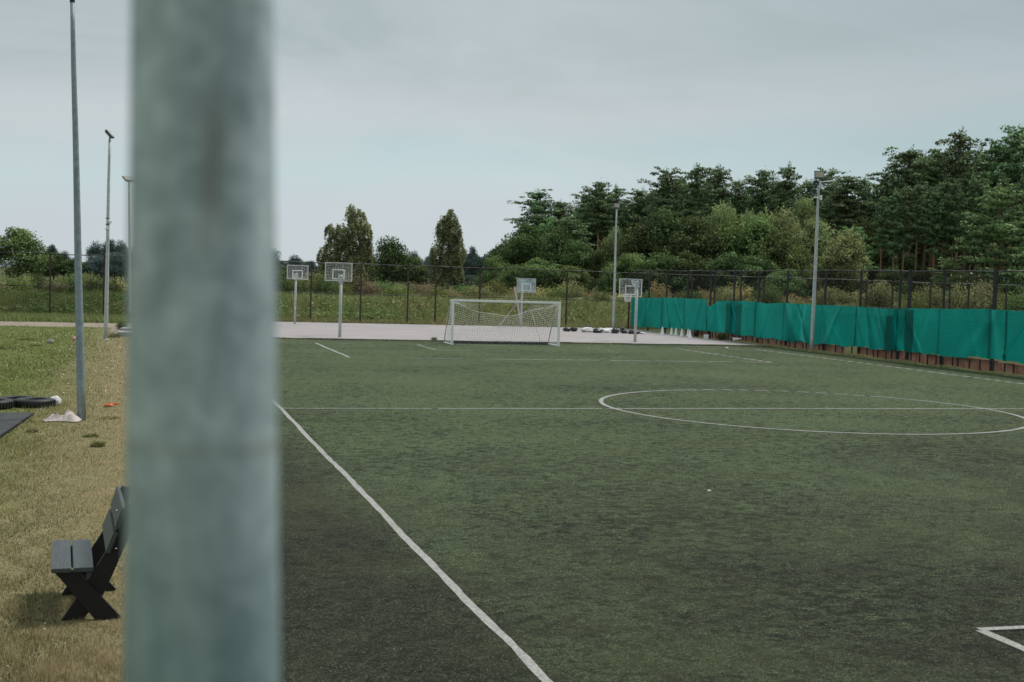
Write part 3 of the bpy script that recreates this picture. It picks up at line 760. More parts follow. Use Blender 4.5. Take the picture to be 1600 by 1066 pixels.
tarp(69.40, 72.78, 'green tarp sheet right behind the first white cones', seed=2, folds=3, amp=.04, x=30.92)
tarp(66.25, 69.38, 'green tarp sheet left of the notch where the cloth dips', seed=3, folds=2, amp=.03, dark=.02, x=30.93)
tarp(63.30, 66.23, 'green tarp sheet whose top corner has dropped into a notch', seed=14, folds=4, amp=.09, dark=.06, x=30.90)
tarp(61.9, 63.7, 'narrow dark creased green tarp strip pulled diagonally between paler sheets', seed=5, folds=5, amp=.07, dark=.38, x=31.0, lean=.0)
tarp(60.25, 62.33, 'short smooth green tarp sheet with a pale top band, right of the dark strip', seed=6, folds=1, amp=.03, x=30.92)
tarp(50.42, 60.23, 'long green tarp sheet with fan folds hanging behind the speaker mast', seed=7, folds=9, amp=.06, x=30.93)
tarp(47.45, 50.40, 'green tarp sheet with deep diagonal creases and a torn vertical slit', seed=8, folds=7, amp=.12, dark=.06, x=30.90)
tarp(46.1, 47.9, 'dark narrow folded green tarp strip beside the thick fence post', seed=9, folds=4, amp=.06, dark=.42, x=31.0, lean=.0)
tarp(40.05, 46.48, 'wide smooth green tarp sheet at the right between two thick posts', seed=10, folds=6, amp=.05, dark=.05, x=30.92)
tarp(30.0, 40.03, 'nearest green tarp sheet at the right edge of the photo', seed=11, folds=8, amp=.06, dark=.10, x=30.90)

# ------------------------------------------------------------------ cones
def cone_proto():
    t = empty('traffic_cone', (0, 0, 0)); m = MB(); m.box((.24, .24, .03), (0, 0, .015), bevel=.008); m.build('base', MAT['white'], t)
    m = MB(); m.lathe([(.095, .03), (.085, .06), (.05, .24), (.03, .36), (.02, .38), (.0, .38)], 18); m.build('cone', MAT['white'], t); return t
cp_ = cone_proto()
GC = 'white cones lined up at the foot of the tarps'
cones = [(1040, 29.66, 69.6, 0, 'white cone at the far left end of the row below the tarps'), (1049, 30.0, 69.0, 0, 'second white cone from the left, left one of a close pair'),
         (1053, 30.0, 68.35, 0, 'third white cone from the left, right one of a close pair'), (1063, 29.95, 67.4, 0, 'white cone just left of the dark bin by the tarps'),
         (1069, 30.25, 67.2, 0, 'white cone touching the left side of the dark bin'), (1077, 29.6, 65.5, 0, 'white cone standing alone right of the dark bin'),
         (1095, 30.1, 64.4, 1, 'white cone lying on its side by a weed clump'), (1113, 30.5, 61.9, 1, 'toppled white cone farthest right, lying by the kerb')]
for i, (px, x, y, lie, lab) in enumerate(cones):
    o = cp_ if i == 0 else copy_tree(cp_)
    o.location = (x, y, .032 if not lie else .14); o.rotation_euler = (R_(82) if lie else 0, 0, rng.uniform(0, 3)); o.scale = (1.15,)*3
    tag(o, lab, 'cone', GC)
t = empty('bin', (30.55, 66.7, .0), 0, 'small dark bin standing among the white cones', 'bin'); m = MB()
m.lathe([(.0, .02), (.13, .02), (.16, .40)], 18); m.build('body', MAT['bag'], t); m = MB(); m.lathe([(.17, .40), (.17, .43), (.0, .45)], 18); m.build('lid', MAT['rubber'], t)

# ------------------------------------------------------------------ bags and sheets on the court
def blob(name, loc, size, mat, label, cat, seed, group=None, sub=3, amp=.25, rz=0):
    bm = bmesh.new(); bmesh.ops.create_icosphere(bm, subdivisions=sub, radius=.5); r = np.random.default_rng(seed)
    ks = r.normal(size=(7, 3))*r.uniform(3, 9, (7, 1)); ph = r.uniform(0, 6, 7)
    for v in bm.verts:
        c = np.array(v.co); f = 1+amp*sum(math.sin(k@c+p) for k, p in zip(ks, ph))/3.5
        v.co = v.co*f; v.co.x *= size[0]; v.co.y *= size[1]; v.co.z *= size[2]
        v.co.z = max(v.co.z+size[2]*.40, 0.0)
    for f in bm.faces: f.smooth = True
    me = bpy.data.meshes.new(name); bm.to_mesh(me); bm.free()
    o = add_mesh(name, me, mat, None, loc); o.rotation_euler = (0, 0, rz); return tag(o, label, cat, group)
GB = 'black bags dumped at the back of the court'
for i, (x, y, sx, sz, lab) in enumerate([(24.45, 71.3, .52, .34, 'black bag at the left end of the heap on the court'), (24.95, 71.4, .50, .36, 'second black bag from the left, touching the first'),
        (25.95, 70.0, .62, .36, 'black bag half under the left white sheet'), (26.25, 72.6, .34, .55, 'upright black bag behind the middle of the heap'),
        (26.95, 69.7, .50, .48, 'black bag between the two white sheets'), (27.3, 70.6, .48, .32, 'low black bag right of the middle of the heap'),
        (27.6, 69.9, .40, .30, 'black bag just left of the largest one'), (28.0, 69.4, .85, .34, 'largest black bag, long and flat, at the right of the heap'), (27.9, 71.0, .26, .5, 'upright grey black bag by the foot of the slim mast')]):
    blob('black_bag', (x-.25, y, .032), (sx*.9, .4, sz*.8), MAT['bag'], lab, 'bag', 20+i, GB)
for i, (x, y, sx, sz, lab) in enumerate([(25.55, 70.8, 1.0, .42, 'crumpled white sheet left of the upright bag'), (26.5, 70.5, .85, .36, 'crumpled white sheet in the middle of the heap'), (28.75, 69.9, .40, .14, 'small white sheet at the right end of the heap'), (27.25, 71.4, .7, .42, 'white sheet tucked behind the black bags')]):
    blob('white_sheet', (x-.25, y, .032), (sx*.85, .5, sz*.75), MAT['whitebag'], lab, 'sheet', 40+i, 'white sheets among the black bags', amp=.4)

# ------------------------------------------------------------------ leaning planks
for a, b, w_, lab in (((23.19, 77.4, .03), (22.80, 77.9, 2.55), .17, 'tall weathered plank leaning upright against the back fence'), ((21.65, 77.2, .03), (23.42, 78.0, 2.0), .11, 'weathered plank slanting up to the right behind the goal'), ((25.22, 77.4, .03), (24.18, 77.95, 1.2), .09, 'short plank slanting left behind the goal net')):
    a, b = Vector(a), Vector(b); d = b-a; m = MB(); m.box((w_, .05, d.length), (0, 0, d.length/2), bevel=.006)
    o = m.build('wooden_plank', MAT['timber'], None, a); o.rotation_euler = d.to_track_quat('Z', 'Y').to_euler(); tag(o, lab, 'plank', 'planks leaning on the back fence')

# ------------------------------------------------------------------ bench
def bench():
    t = empty('park_bench', (-.405, 10.80, 0), R_(3.4), 'black timber park bench with crossed legs on the dry lawn', 'bench')
    # local x: right, y: away, frames at y=.10 and y=1.15
    legA = [(-.20, .42), (-.06, .42), (.33, .0), (.20, .0)]           # front top to rear foot
    for q, yy in enumerate((.06, 1.02)):
        m = MB(); m.prism([(-.285, .425), (-.10, .425), (.245, .02), (.225, .0), (.05, .0), (-.235, .37)], .045, off=yy); f = m.build('side_frame', MAT['benchframe'], t)
        # curved member: front foot up to the backrest
        m = MB()
        C = [(-.14, .0), (.03, .24), (.11, .40), (.19, .56), (.255, .72), (.295, .86), (.315, .96)]
        Wd = [.085, .085, .075, .06, .058, .05, .038]
        Lf, Rt = [], []
        for i, (x, z) in enumerate(C):
            a = Vector(C[max(0, i-1)]); b = Vector(C[min(len(C)-1, i+1)]); d = (b-a).normalized(); n = Vector((-d.y, d.x))
            if i == 0: n = Vector((-1, 0))
            Lf.append((x+n.x*Wd[i], z+(n.y*Wd[i] if i else 0))); Rt.append((x-n.x*Wd[i], z-(n.y*Wd[i] if i else 0)))
        m.prism(Lf+Rt[::-1], .045, off=yy+(.047 if q == 0 else -.047)); m.build('leg', MAT['benchframe'], f)
    for x, wd in ((-.222, .155), (-.050, .158)):
        m = MB(); m.box((wd, 1.16, .035), (x-.005, .56, .4445), bevel=.006); m.build('seat_board', MAT['bench'], t)
    for k, (x, z) in enumerate(((.165, .655), (.232, .855))):
        m = MB(); m.box((.035, 1.12, .18), (0, 0, 0), bevel=.006); o = m.build('backrest_board', MAT['bench'], t, (x, .56, z)); o.rotation_euler = (0, R_(21 if k == 0 else 18), 0)
    m = MB(); m.box((.08, .93, .03), (.02, .54, .20), bevel=.004); m.build('stretcher', MAT['benchframe'], t)
    m = MB()
    for yy in (.03, 1.09):
        for z in (.60, .72, .80, .92): m.lathe([(.0, .004), (.008, .003), (.009, 0)], 8, (.2, yy, z))
    m.build('bolt', MAT['galv'], t)
    return t
bench()

# ------------------------------------------------------------------ things on the lawn
def tyre(loc, R=.38, w_=.20, label='', tilt=(0, 0)):
    m = MB(); prof = [(R*.55, .03), (R*.60, .0), (R*.88, .0), (R*.98, .03), (R, .07), (R, w_-.07), (R*.98, w_-.03), (R*.88, w_), (R*.60, w_), (R*.55, w_-.03), (R*.62, w_-.06), (R*.80, w_-.09), (R*.80, .09), (R*.62, .06), (R*.55, .03)]
    m.lathe(prof, 40)
    for k in range(36):
        a = 2*math.pi*k/36; m.box((.02, .03, w_*.7), ((R+.004)*math.cos(a), (R+.004)*math.sin(a), w_/2), Matrix.Rotation(a, 3, 'Z'))
    o = m.build('tyre', MAT['rubber'], None, loc); o.rotation_euler = (tilt[0], tilt[1], 0); tag(o, label, 'tyre', 'old tyres lying on the lawn'); return o
tyre((-2.20, 27.95, .01), .40, .16, 'old black tyre lying flat nearest the bare mast')
tyre((-2.98, 27.6, .01), .40, .17, 'old black tyre lying flat at the left edge of the photo')
tyre((-2.60, 28.5, .01), .38, .13, 'old black tyre behind the other two', (R_(2), 0))
blob('foam_lump', (-1.80, 28.1, .01), (.24, .2, .22), MAT['whitebag'], 'dirty white foam lump beside the tyre', 'foam', 61, amp=.15)
m = MB(); m.box((5.0, 7.5, .05), (0, 0, .025), bevel=.01); o = m.build('rubber_mat', MAT['mat'], None, (-4.83, 22.70, .006)); o.rotation_euler = (0, 0, R_(-3.9)); tag(o, 'flat dark rubber mat lying on the lawn at the left edge', 'mat')
def rag(name, loc, pts, mat, label, cat, hh=.12, seed=0):
    r = np.random.default_rng(seed); bm = bmesh.new(); n = 22
    for iy in range(n+1):
        for ix in range(n+1):
            u, v = ix/n, iy/n
            x = (u-.5)*pts[0]*(1-.4*abs(v-.5)); y = (v-.5)*pts[1]*(1-.3*math.sin(u*5))
            e = min(u, 1-u, v, 1-v); z = .012+hh*min(1, e*4)*(.35+.5*abs(math.sin(u*9+v*4+seed))*abs(math.sin(v*7-u*3)))+r.uniform(0, .01)
            if u > .55: z += hh*.5*min(1, e*5)
            bm.verts.new((x, y, z))
    bm.verts.ensure_lookup_table()
    for iy in range(n):
        for ix in range(n):
            a = iy*(n+1)+ix; f = bm.faces.new((bm.verts[a], bm.verts[a+1], bm.verts[a+n+2], bm.verts[a+n+1])); f.smooth = True
    me = bpy.data.meshes.new(name); bm.to_mesh(me); bm.free(); o = add_mesh(name, me, mat, None, loc); return tag(o, label, cat)
rag('cloth', (-1.50, 25.3, .005), (.72, .5), MAT['cloth'], 'crumpled pale pinkish cloth at the foot of the bare mast', 'cloth', .14, 3)
m = MB(); m.lathe([(.03, .0), (.11, .01), (.10, .035), (.03, .04)], 18); m.box((.16, .03, .03), (.14, 0, .03), bevel=.01); m.box((.05, .05, .02), (-.01, 0, .045), bevel=.01)
tag(m.build('toy', MAT['orange'], None, (-.72, 27.9, .03)), 'small bright orange plastic toy on the dry grass', 'toy')
blob('toy_ball', (-2.74, 53.4, .01), (.22, .2, .2), MAT['pink'], 'small pink ball shaped toy lying in the grass', 'toy', 71, amp=.2)
blob('stone', (-3.5, 51.4, .01), (.24, .2, .16), MAT['concrete'], 'dark grey stone lying in the grass left of the pink toy', 'stone', 72, amp=.3)
GS = 'concrete slabs by the court corner'
for x, y, sx, sy_, z, rz, lab in ((-.68, 58.2, 1.0, 1.5, .18, .05, 'front concrete slab by the court corner'), (-.62, 60.6, .9, 1.6, .24, -.1, 'middle concrete slab behind the front one'), (-.75, 64.4, .8, 1.8, .14, .2, 'rear concrete slab nearest the fence')):
    m = MB(); m.box((sx, sy_, z), (0, 0, z/2), bevel=.02); o = m.build('concrete_slab', MAT['concrete'], None, (x, y, .014)); o.rotation_euler = (0, 0, rz); tag(o, lab, 'slab', GS)
for x, y, lab in ((7.75, 16.3, 'scrap of white paper lying alone on the near turf'), (26.9, 55.2, 'white litter near the far right corner of the pitch'), (20.3, 23.0, 'white litter just outside the centre circle')):
    m = MB(); m.prism([(-.05, -.02), (.04, -.03), (.055, .02), (-.02, .035)], .012, 'XY'); o = m.build('paper_scrap', MAT['whitebag'], None, (x, y, .02)); o.rotation_euler = (.25, .1, 0); o.scale = (.55, .6, 1)
    if y > 50: o.scale = (1.6, 1.6, 6)
    tag(o, lab, 'litter')

# ------------------------------------------------------------------ grass
def blades(name, X, Y, Z, H, Wd, shade, dry, mat, label, lean=.5, r=rng):
    N_ = len(X); a = r.uniform(0, 2*np.pi, N_); l = r.uniform(0, lean, N_)*H; b = a+np.pi/2+r.normal(0, .4, N_)
    P = np.stack([X, Y, Z], -1); t = np.stack([np.cos(b), np.sin(b), np.zeros(N_)], -1)*Wd[:, None]/2
    tip = P+np.stack([np.cos(a)*l, np.sin(a)*l, H], -1)
    V = np.stack([P-t, P+t, tip], 1).reshape(-1, 3)
    o = add_mesh(name, np_mesh(name, V, 3, {'shade': shade, 'dry': dry}), MAT[mat]); o['kind'] = 'stuff'; tag(o, label, 'grass'); return o
def vnoise(X, Y, sc, seed):
    r = np.random.default_rng(seed); s = np.zeros_like(X)
    for k in range(5):
        a = r.uniform(0, 6.28); f = sc*r.uniform(.5, 2.2); s += np.sin((X*np.cos(a)+Y*np.sin(a))*f+r.uniform(0, 6))
    return s/5
# lawn: dense near the viewer, coarser further away
n = 420000; v = rng.uniform(0, 1, n); Y = 1/(1/7.5*(1-v)+1/66.*v)
hw0 = -.9-Y*.125-.8; X = hw0+(.86-hw0)*rng.uniform(0, 1, n)+np.where(rng.uniform(0, 1, n) < .03, .08, 0)
q = vnoise(X, Y, 2.5, 3); q2 = vnoise(X, Y, 9, 4)
keep = rng.uniform(0, 1, n) < .62+.35*q2; keep &= ~((X < -2.1) & (Y > 18.8) & (Y < 26.35) & (X < -2.1-(26.35-Y)*.068)); X, Y, q, q2 = X[keep], Y[keep], q[keep], q2[keep]; n = len(X)
dry = np.clip(.36+.80*np.clip(X+1.05+.012*(Y-20), -.75, .8)-.012*np.clip(16-Y, 0, 9)+.60*q+.42*q2+rng.normal(0, .22, n)-.004*Y, 0, 1); dry = np.where((X > -2.2) | (Y < 20), np.maximum(dry, .28), dry)
sc = np.clip(Y/12, .8, 4)
H = rng.uniform(.014, .050, n)*np.clip(1+.9*q+.5*q2-.4*dry, .3, 2.4)*(1+Y/90); Wd = rng.uniform(.003, .007, n)*sc
blades('lawn_grass', X, Y, np.full(n, .004), H, Wd, np.clip(rng.uniform(0, 1, n)*.8+.3*q2+.22*vnoise(X, Y, 5, 17)+.12*vnoise(X, Y, 22, 9)+.05-.30*np.clip((17-Y)/8, 0, 1), 0, 1), dry, 'lawn_grass', 'short patchy green and straw coloured lawn grass', 1.1)  # blades close to the viewer coloured darker as painted vignette
n = 900; X = -.6-rng.uniform(0, 1, n)**1.0*4; Y = rng.uniform(9, 60, n); kp = X > (-.9-Y*.125-.8); X, Y = X[kp], Y[kp]; n = len(X)
me = np_mesh('clover_flowers', leaf_quads(np.stack([X, Y, rng.uniform(.02, .06, n)], -1), rng.uniform(.010, .028, n)*np.clip(Y/18, .7, 2.5), rng.normal(size=(n, 3))+[0, 0, 1.5]), 4)
tag(add_mesh('clover_flowers', me, MAT['whitebag']), 'tiny pale clover flowers scattered through the lawn', 'flowers', kind='stuff')
# overgrown bank behind the back fence
n = 150000; X = rng.uniform(-28, 78, n); Y = 78.7+rng.uniform(0, 1, n)**1.3*15
keep = (X < 36) | (Y > 83); X, Y = X[keep], Y[keep]; n = len(X)
q = vnoise(X, Y, .9, 5); q2 = vnoise(X, Y, 3.5, 6)
Z = np.array([ground_z(a, b) for a, b in zip(X, Y)])
H = rng.uniform(.25, .75, n)*np.clip(1+.5*q, .4, 1.6)*np.where(Y < 80, .6, 1)
dry = np.clip(.18+.30*q2+.25*q+rng.normal(0, .2, n)+np.where(Y < 80.2, .25, 0)+np.where(X > 18, .18, 0)-np.where(X < 2, .12, 0), 0, 1)
shade = np.clip(rng.uniform(0, 1, n)*.6+.22*vnoise(X, Y, 1.7, 8)+.22, 0, 1)
shade = np.where(X < 1, shade*.35, shade)
blades('tall_grass', X, Y, Z, H, rng.uniform(.035, .10, n), shade, dry, 'bank_grass', 'tall rough meadow grass covering the bank behind the fence', .6)
n = 70000; X = rng.uniform(-28, 78, n); Y = 78.9+rng.uniform(0, 1, n)**1.2*9
keep = ((X < 36) | (Y > 83)) & (vnoise(X, Y, 1.3, 31)+rng.normal(0, .3, n) > -.1); X, Y = X[keep], Y[keep]; n = len(X)
Z = np.array([ground_z(a, b) for a, b in zip(X, Y)])+rng.uniform(.05, .62, n)
q = vnoise(X, Y, .8, 33); q2 = vnoise(X, Y*2, 2.4, 34)
me = np_mesh('meadow_herbs', leaf_quads(np.stack([X, Y, Z], -1), rng.uniform(.10, .26, n), rng.normal(size=(n, 3))*.7+[0, -.2, .8]), 4, {'shade': np.clip(.38+.35*q2+rng.normal(0, .2, n), 0, 1)*np.where(X < 1, .35, 1), 'dry': np.clip(.14+.35*q+rng.normal(0, .12, n)+np.where(X > 16, .15, 0), 0, 1)})
o = add_mesh('meadow_herbs', me, MAT['bank_grass']); o['kind'] = 'stuff'; tag(o, 'low leafy herbs growing through the rough grass of the bank', 'plants')
n = 26000; X = rng.uniform(-24, -.9, n); Y = 71.4+rng.uniform(0, 1, n)*7.4+.25*np.sin(X*2.1)
blades('rough_grass', X, Y, np.zeros(n), rng.uniform(.10, .38, n), rng.uniform(.03, .08, n), rng.uniform(.1, .8, n), np.clip(.2+rng.normal(0, .2, n), 0, 1), 'bank_grass', 'rough grass between the gravel path and the back fence', .6)
# verge under the tarps and at the court edges
n = 26000; Y = rng.uniform(30, 70, n); X = 30.25+np.abs(rng.normal(0, .30, n)); X = np.where(X > 31.2, 30.6, X)
q = vnoise(X, Y, 2.2, 11)
H = rng.uniform(.04, .12, n)*np.clip(.9+1.1*q, .3, 2.2)
m_ = H > .03; X, Y, H, q = X[m_], Y[m_], H[m_], q[m_]; n = len(X)
blades('verge_grass', X, Y, np.full(n, .0), H, rng.uniform(.02, .05, n), rng.uniform(.35, 1, n), np.clip(.62+.4*q+rng.normal(0, .25, n), 0, 1), 'bank_grass', 'yellowing weeds along the foot of the low board wall', .7)
n = 16000; X = rng.uniform(-.2, 30.5, n); far = rng.uniform(0, 1, n) < .55; Y = np.where(far, 77.9+rng.uniform(0, .5, n), 57.17+np.abs(rng.normal(0, .07, n))); q = vnoise(X, Y*.1, 1.6, 12)
kp = far | (q > .05); X, Y, q, far = X[kp], Y[kp], q[kp], far[kp]; n = len(X)
blades('edge_weeds', X, Y, np.full(n, .01), np.where(far, rng.uniform(.1, .35, n), rng.uniform(.02, .12, n)*np.clip(q+.4, .2, 1.4)), rng.uniform(.02, .05, n), rng.uniform(0, .9, n), np.clip(.6+rng.normal(0, .25, n), 0, 1), 'bank_grass', 'dry weeds along both edges of the court', .7)
# worn fibres of the artificial turf, near part
n = 330000; v = rng.uniform(0, 1, n); Y = 1/(1/4.6*(1-v)+1/34.*v); a_ = .2+Y*.0; X = .87+rng.uniform(0, 1, n)*(Y*.78+1.2)
q = vnoise(X, Y, 1.1, 51); q2 = vnoise(X, Y, 4.5, 52)
bare = np.clip((3.0-X)*.45, 0, .7)+np.clip((13-Y)*.035, 0, .3)  # fibres thinner beside touchline; near end also darkened as painted vignette
kp = rng.uniform(0, 1, n) < np.clip(.62+.4*q+.3*q2-bare, .10, 1); X, Y, q, q2, bare = X[kp], Y[kp], q[kp], q2[kp], bare[kp]; n = len(X)
kl = ~((np.abs(X-2.84) < .05) | ((np.abs(X-7) < .06) & (Y < 9.26)) | ((np.abs(Y-9.2) < .05) & (X > 7))); X, Y, q, q2, bare = X[kl], Y[kl], q[kl], q2[kl], bare[kl]; n = len(X)
sc = np.clip(Y/10, .6, 3)
g_ = blades('turf_fibres', X, Y, np.full(n, .010), rng.uniform(.006, .017, n)*np.clip(Y/14, 1, 2), rng.uniform(.0025, .0055, n)*sc, np.clip(rng.beta(1.2, 2.6, n)*(1-.5*bare)+.16*q2+.08*q, 0, 1), np.clip(rng.normal(.12, .18, n)+bare*.45, 0, 1), 'turf_fibre', 'flattened worn fibres of the artificial turf', 1.8)
# weed tufts as things
def tuft(loc, r_, h, label, seed, dark=True):
    r = np.random.default_rng(seed); n = 150; a = r.uniform(0, 6.28, n); d = r_*np.sqrt(r.uniform(0, 1, n))
    P = np.stack([d*np.cos(a), d*np.sin(a), np.zeros(n)], -1); tip = P*r.uniform(1, 1.7, (n, 1))+np.stack([r.normal(0, .02, n), r.normal(0, .02, n), h*r.uniform(.4, 1, n)], -1)
    b = a+1.57; t = np.stack([np.cos(b), np.sin(b), np.zeros(n)], -1)*.012
    me = np_mesh('weed_tuft', np.stack([P-t, P+t, tip], 1).reshape(-1, 3), 3, {'shade': r.uniform(.1, .7, n), 'dry': r.uniform(0, .35, n)})
    tag(add_mesh('weed_tuft', me, MAT['lawn_grass'], None, loc), label, 'weed', 'dark weed tufts on the lawn')
for x, y, r_, h, lab in ((-.72, 21.6, .11, .11, 'dark round weed tuft nearest the viewer, in front of the bare mast'), (-.88, 22.9, .12, .06, 'flat dark weed tuft just behind the roundest one'), (-1.9, 23.6, .10, .06, 'weed tuft beside the rubber mat'),
                          (-2.3, 20.3, .13, .06, 'weed tuft in front of the rubber mat'), (-.62, 25.6, .16, .06, 'low weed patch right of the bare mast'), (-4.6, 53.5, .35, .12, 'dark weed tuft far left on the lawn'), (-3.9, 49.5, .25, .10, 'dark weed tuft in the middle distance, left of the stone'),
                          (-5.0, 47.5, .25, .14, 'dark weed tuft at the left edge in the middle distance'), (-1.3, 56.5, .3, .3, 'leafy weed clump at the foot of the camera mast')):
    tuft((x, y, .004), r_, h, lab, int(x*100+y*7) % 997)
CLUMPS = []
for x, y, h, lab in ((30.55, 63.3, .55, 'green weed clump between the fallen white cones'), (12.98, 57.5, .22, 'small weed growing at the kerb left of the goal'), (-1.1, 62.8, .5, 'weed clump beside the concrete slabs')):
    CLUMPS.append((x, y, h, lab))

# ------------------------------------------------------------------ trees
def build_tree_mesh(name, C, S, Nn, sh, aspect=.7, r=rng):
    return np_mesh(name, leaf_quads(C, S, Nn, aspect, r), 4, {'shade': np.clip(sh, 0, 1)})
def mesh_of(mb, name):
    me = bpy.data.meshes.new(name); mb.bm.to_mesh(me); mb.bm.free(); return me
def pine(seed, H=20., base=.45, R=3.4, nl=60, flat=.40, top=.85):
    r = np.random.default_rng(seed); mb = MB()
    b1, b2 = r.normal(0, .35, 2); tp = lambda t: np.array([b1*math.sin(t*2.5), b2*math.sin(t*2+.5)-b2*math.sin(.5), H*t])
    mb.tube([tp(k/10) for k in range(11)], [.24*(1-.82*k/10)*H/20 for k in range(11)], 7)
    C, S, Nn, sh = [], [], [], []
    for k in range(nl):
        t = base+(1-base)*((k+r.uniform(0, 1))/nl)**.9*.97; u = (t-base)/(1-base)
        prof = (.62+.38*min(1, u/.25))*max(0, 1-(max(0, u-.2)/.83)**(2.3 if top < 1 else 1.5))**.62; Ln = R*prof*r.uniform(.35, 1.2)+.1
        if r.uniform() < .10: continue
        a = k*2.4+r.uniform(-.5, .5); up = .05+.45*u+r.normal(0, .12); p = tp(t)
        d = np.array([math.cos(a), math.sin(a), up]); e = p+d*Ln+np.array([0, 0, -.02*Ln*Ln*(1-u)])
        mb.tube([p, (p+e)/2+np.array([0, 0, .1]), e], [.055, .035, .015], 4, False)
        for f in np.linspace(.25, 1.05, max(3, int(Ln*2.1))):
            c = p+(e-p)*f+r.normal(0, .18, 3); pr = r.uniform(.5, 1.05)*(.42+.62*prof); m = int(34*pr*pr)+16
            q = unit(r.normal(size=(m, 3)))*r.uniform(.3, 1, (m, 1))**.5*[pr, pr, pr*flat]
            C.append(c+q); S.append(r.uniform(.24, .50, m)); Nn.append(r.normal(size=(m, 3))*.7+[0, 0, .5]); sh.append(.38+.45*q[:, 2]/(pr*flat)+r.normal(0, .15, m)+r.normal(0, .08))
    for k in range(5):     # leader shoots
        c = tp(r.uniform(.955, 1.015))+r.normal(0, .16, 3); m = 26; q = r.normal(size=(m, 3))*[.16, .16, .34]
        C.append(c+q); S.append(r.uniform(.18, .36, m)); Nn.append(r.normal(size=(m, 3))); sh.append(.5+r.normal(0, .15, m))
    for k in range(7):     # dead stubs
        t = r.uniform(min(.25, base*.6), base+.05); a = r.uniform(0, 6.28); p = tp(t); Ln = r.uniform(.5, 1.8); mb.tube([p, p+np.array([math.cos(a), math.sin(a), .15])*Ln], [.03, .01], 3, False)
    return build_tree_mesh('crown', np.concatenate(C), np.concatenate(S), np.concatenate(Nn), np.concatenate(sh), .55, r), mesh_of(mb, 'trunk')
def broad(seed, H=10., W=8., nlobe=46, per=230, leafs=.34, low=.12, lump=.22, shape=1.0):
    r = np.random.default_rng(seed); mb = MB()
    mb.tube([(0, 0, 0), (.1, 0, H*.3), (0, .1, H*.6)], [.22, .17, .07], 7)
    C, S, Nn, sh = [], [], [], []
    for k in range(nlobe):
        d = unit(r.normal(size=(1, 3)))[0]; q = r.uniform(.45, .93)
        cz = H*(low+(1-low)*.5)
        c = np.array([d[0]*W/2*q, d[1]*W/2*q, cz+d[2]*H*(1-low)/2*q])
        tt = (c[2]/H); c[:2] *= (1.15-.55*max(0, tt-.45)*shape*1.6) if tt > .45 else 1.1
        lr = W*r.uniform(lump*.6, lump*1.15)
        if r.uniform() < .5: mb.tube([(0, 0, H*.25), (c[0]*.5, c[1]*.5, (H*.3+c[2])/2), tuple(c)], [.08, .05, .02], 4, False)
        m = int(per*r.uniform(.7, 1.2)); n = unit(r.normal(size=(m, 3))+[0, 0, .25]); rad = lr*r.uniform(.55, 1.12, (m, 1))
        pts = c+n*rad*[1, 1, .8]+r.normal(0, .06, (m, 3))
        C.append(pts); S.append(r.uniform(.6, 1.3, m)*leafs); Nn.append(n*.8+r.normal(size=(m, 3))*.6)
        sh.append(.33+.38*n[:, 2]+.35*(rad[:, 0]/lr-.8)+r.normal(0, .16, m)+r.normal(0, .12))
    return build_tree_mesh('crown', np.concatenate(C), np.concatenate(S), np.concatenate(Nn), np.concatenate(sh), .75, r), mesh_of(mb, 'trunk')
def birch(seed, H=12., W=5., lobes=None, n=620):
    r = np.random.default_rng(seed); mb = MB()
    mb.tube([(0, 0, 0), (.15, 0, H*.3), (.1, 0, H*.55), (.0, 0, H*.72)], [.2, .15, .07, .02], 7)
    lobes = lobes or [(0, 0, .55, .5, .45)]
    C, S, Nn, sh = [], [], [], []
    wts = np.array([l[3]*l[4] for l in lobes]); wts = wts/wts.sum()
    for k in range(n):
        lx, ly, lz, lw, lh = lobes[r.choice(len(lobes), p=wts)]
        d = unit(r.normal(size=(1, 3)))[0]*r.uniform(.35, 1)**.5
        taper = 1-.25*max(0, d[2]); st = np.array([lx*W+d[0]*lw*W*taper, ly*W+d[1]*lw*W*taper, lz*H+d[2]*lh*H])
        Ln = r.uniform(.4, 1.7)*H/12; m = int(16+Ln*9); s = np.linspace(0, 1, m)[:, None]
        out = np.array([d[0], d[1], 0])*.35
        P = st+out*s*Ln*.6+np.array([0, 0, -1])*(s**1.4)*Ln+r.normal(0, .085, (m, 3)); P = P[P[:, 2] > .3]; m = len(P)
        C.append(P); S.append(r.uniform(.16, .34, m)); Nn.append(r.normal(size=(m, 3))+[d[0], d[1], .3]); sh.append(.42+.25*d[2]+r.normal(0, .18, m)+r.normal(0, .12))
        if k % 9 == 0: mb.tube([(.1, 0, min(st[2]*.7, H*.8)), tuple(st)], [.05, .012], 3, False)
    return build_tree_mesh('crown', np.concatenate(C), np.concatenate(S), np.concatenate(Nn), np.concatenate(sh), .6, r), mesh_of(mb, 'trunk')
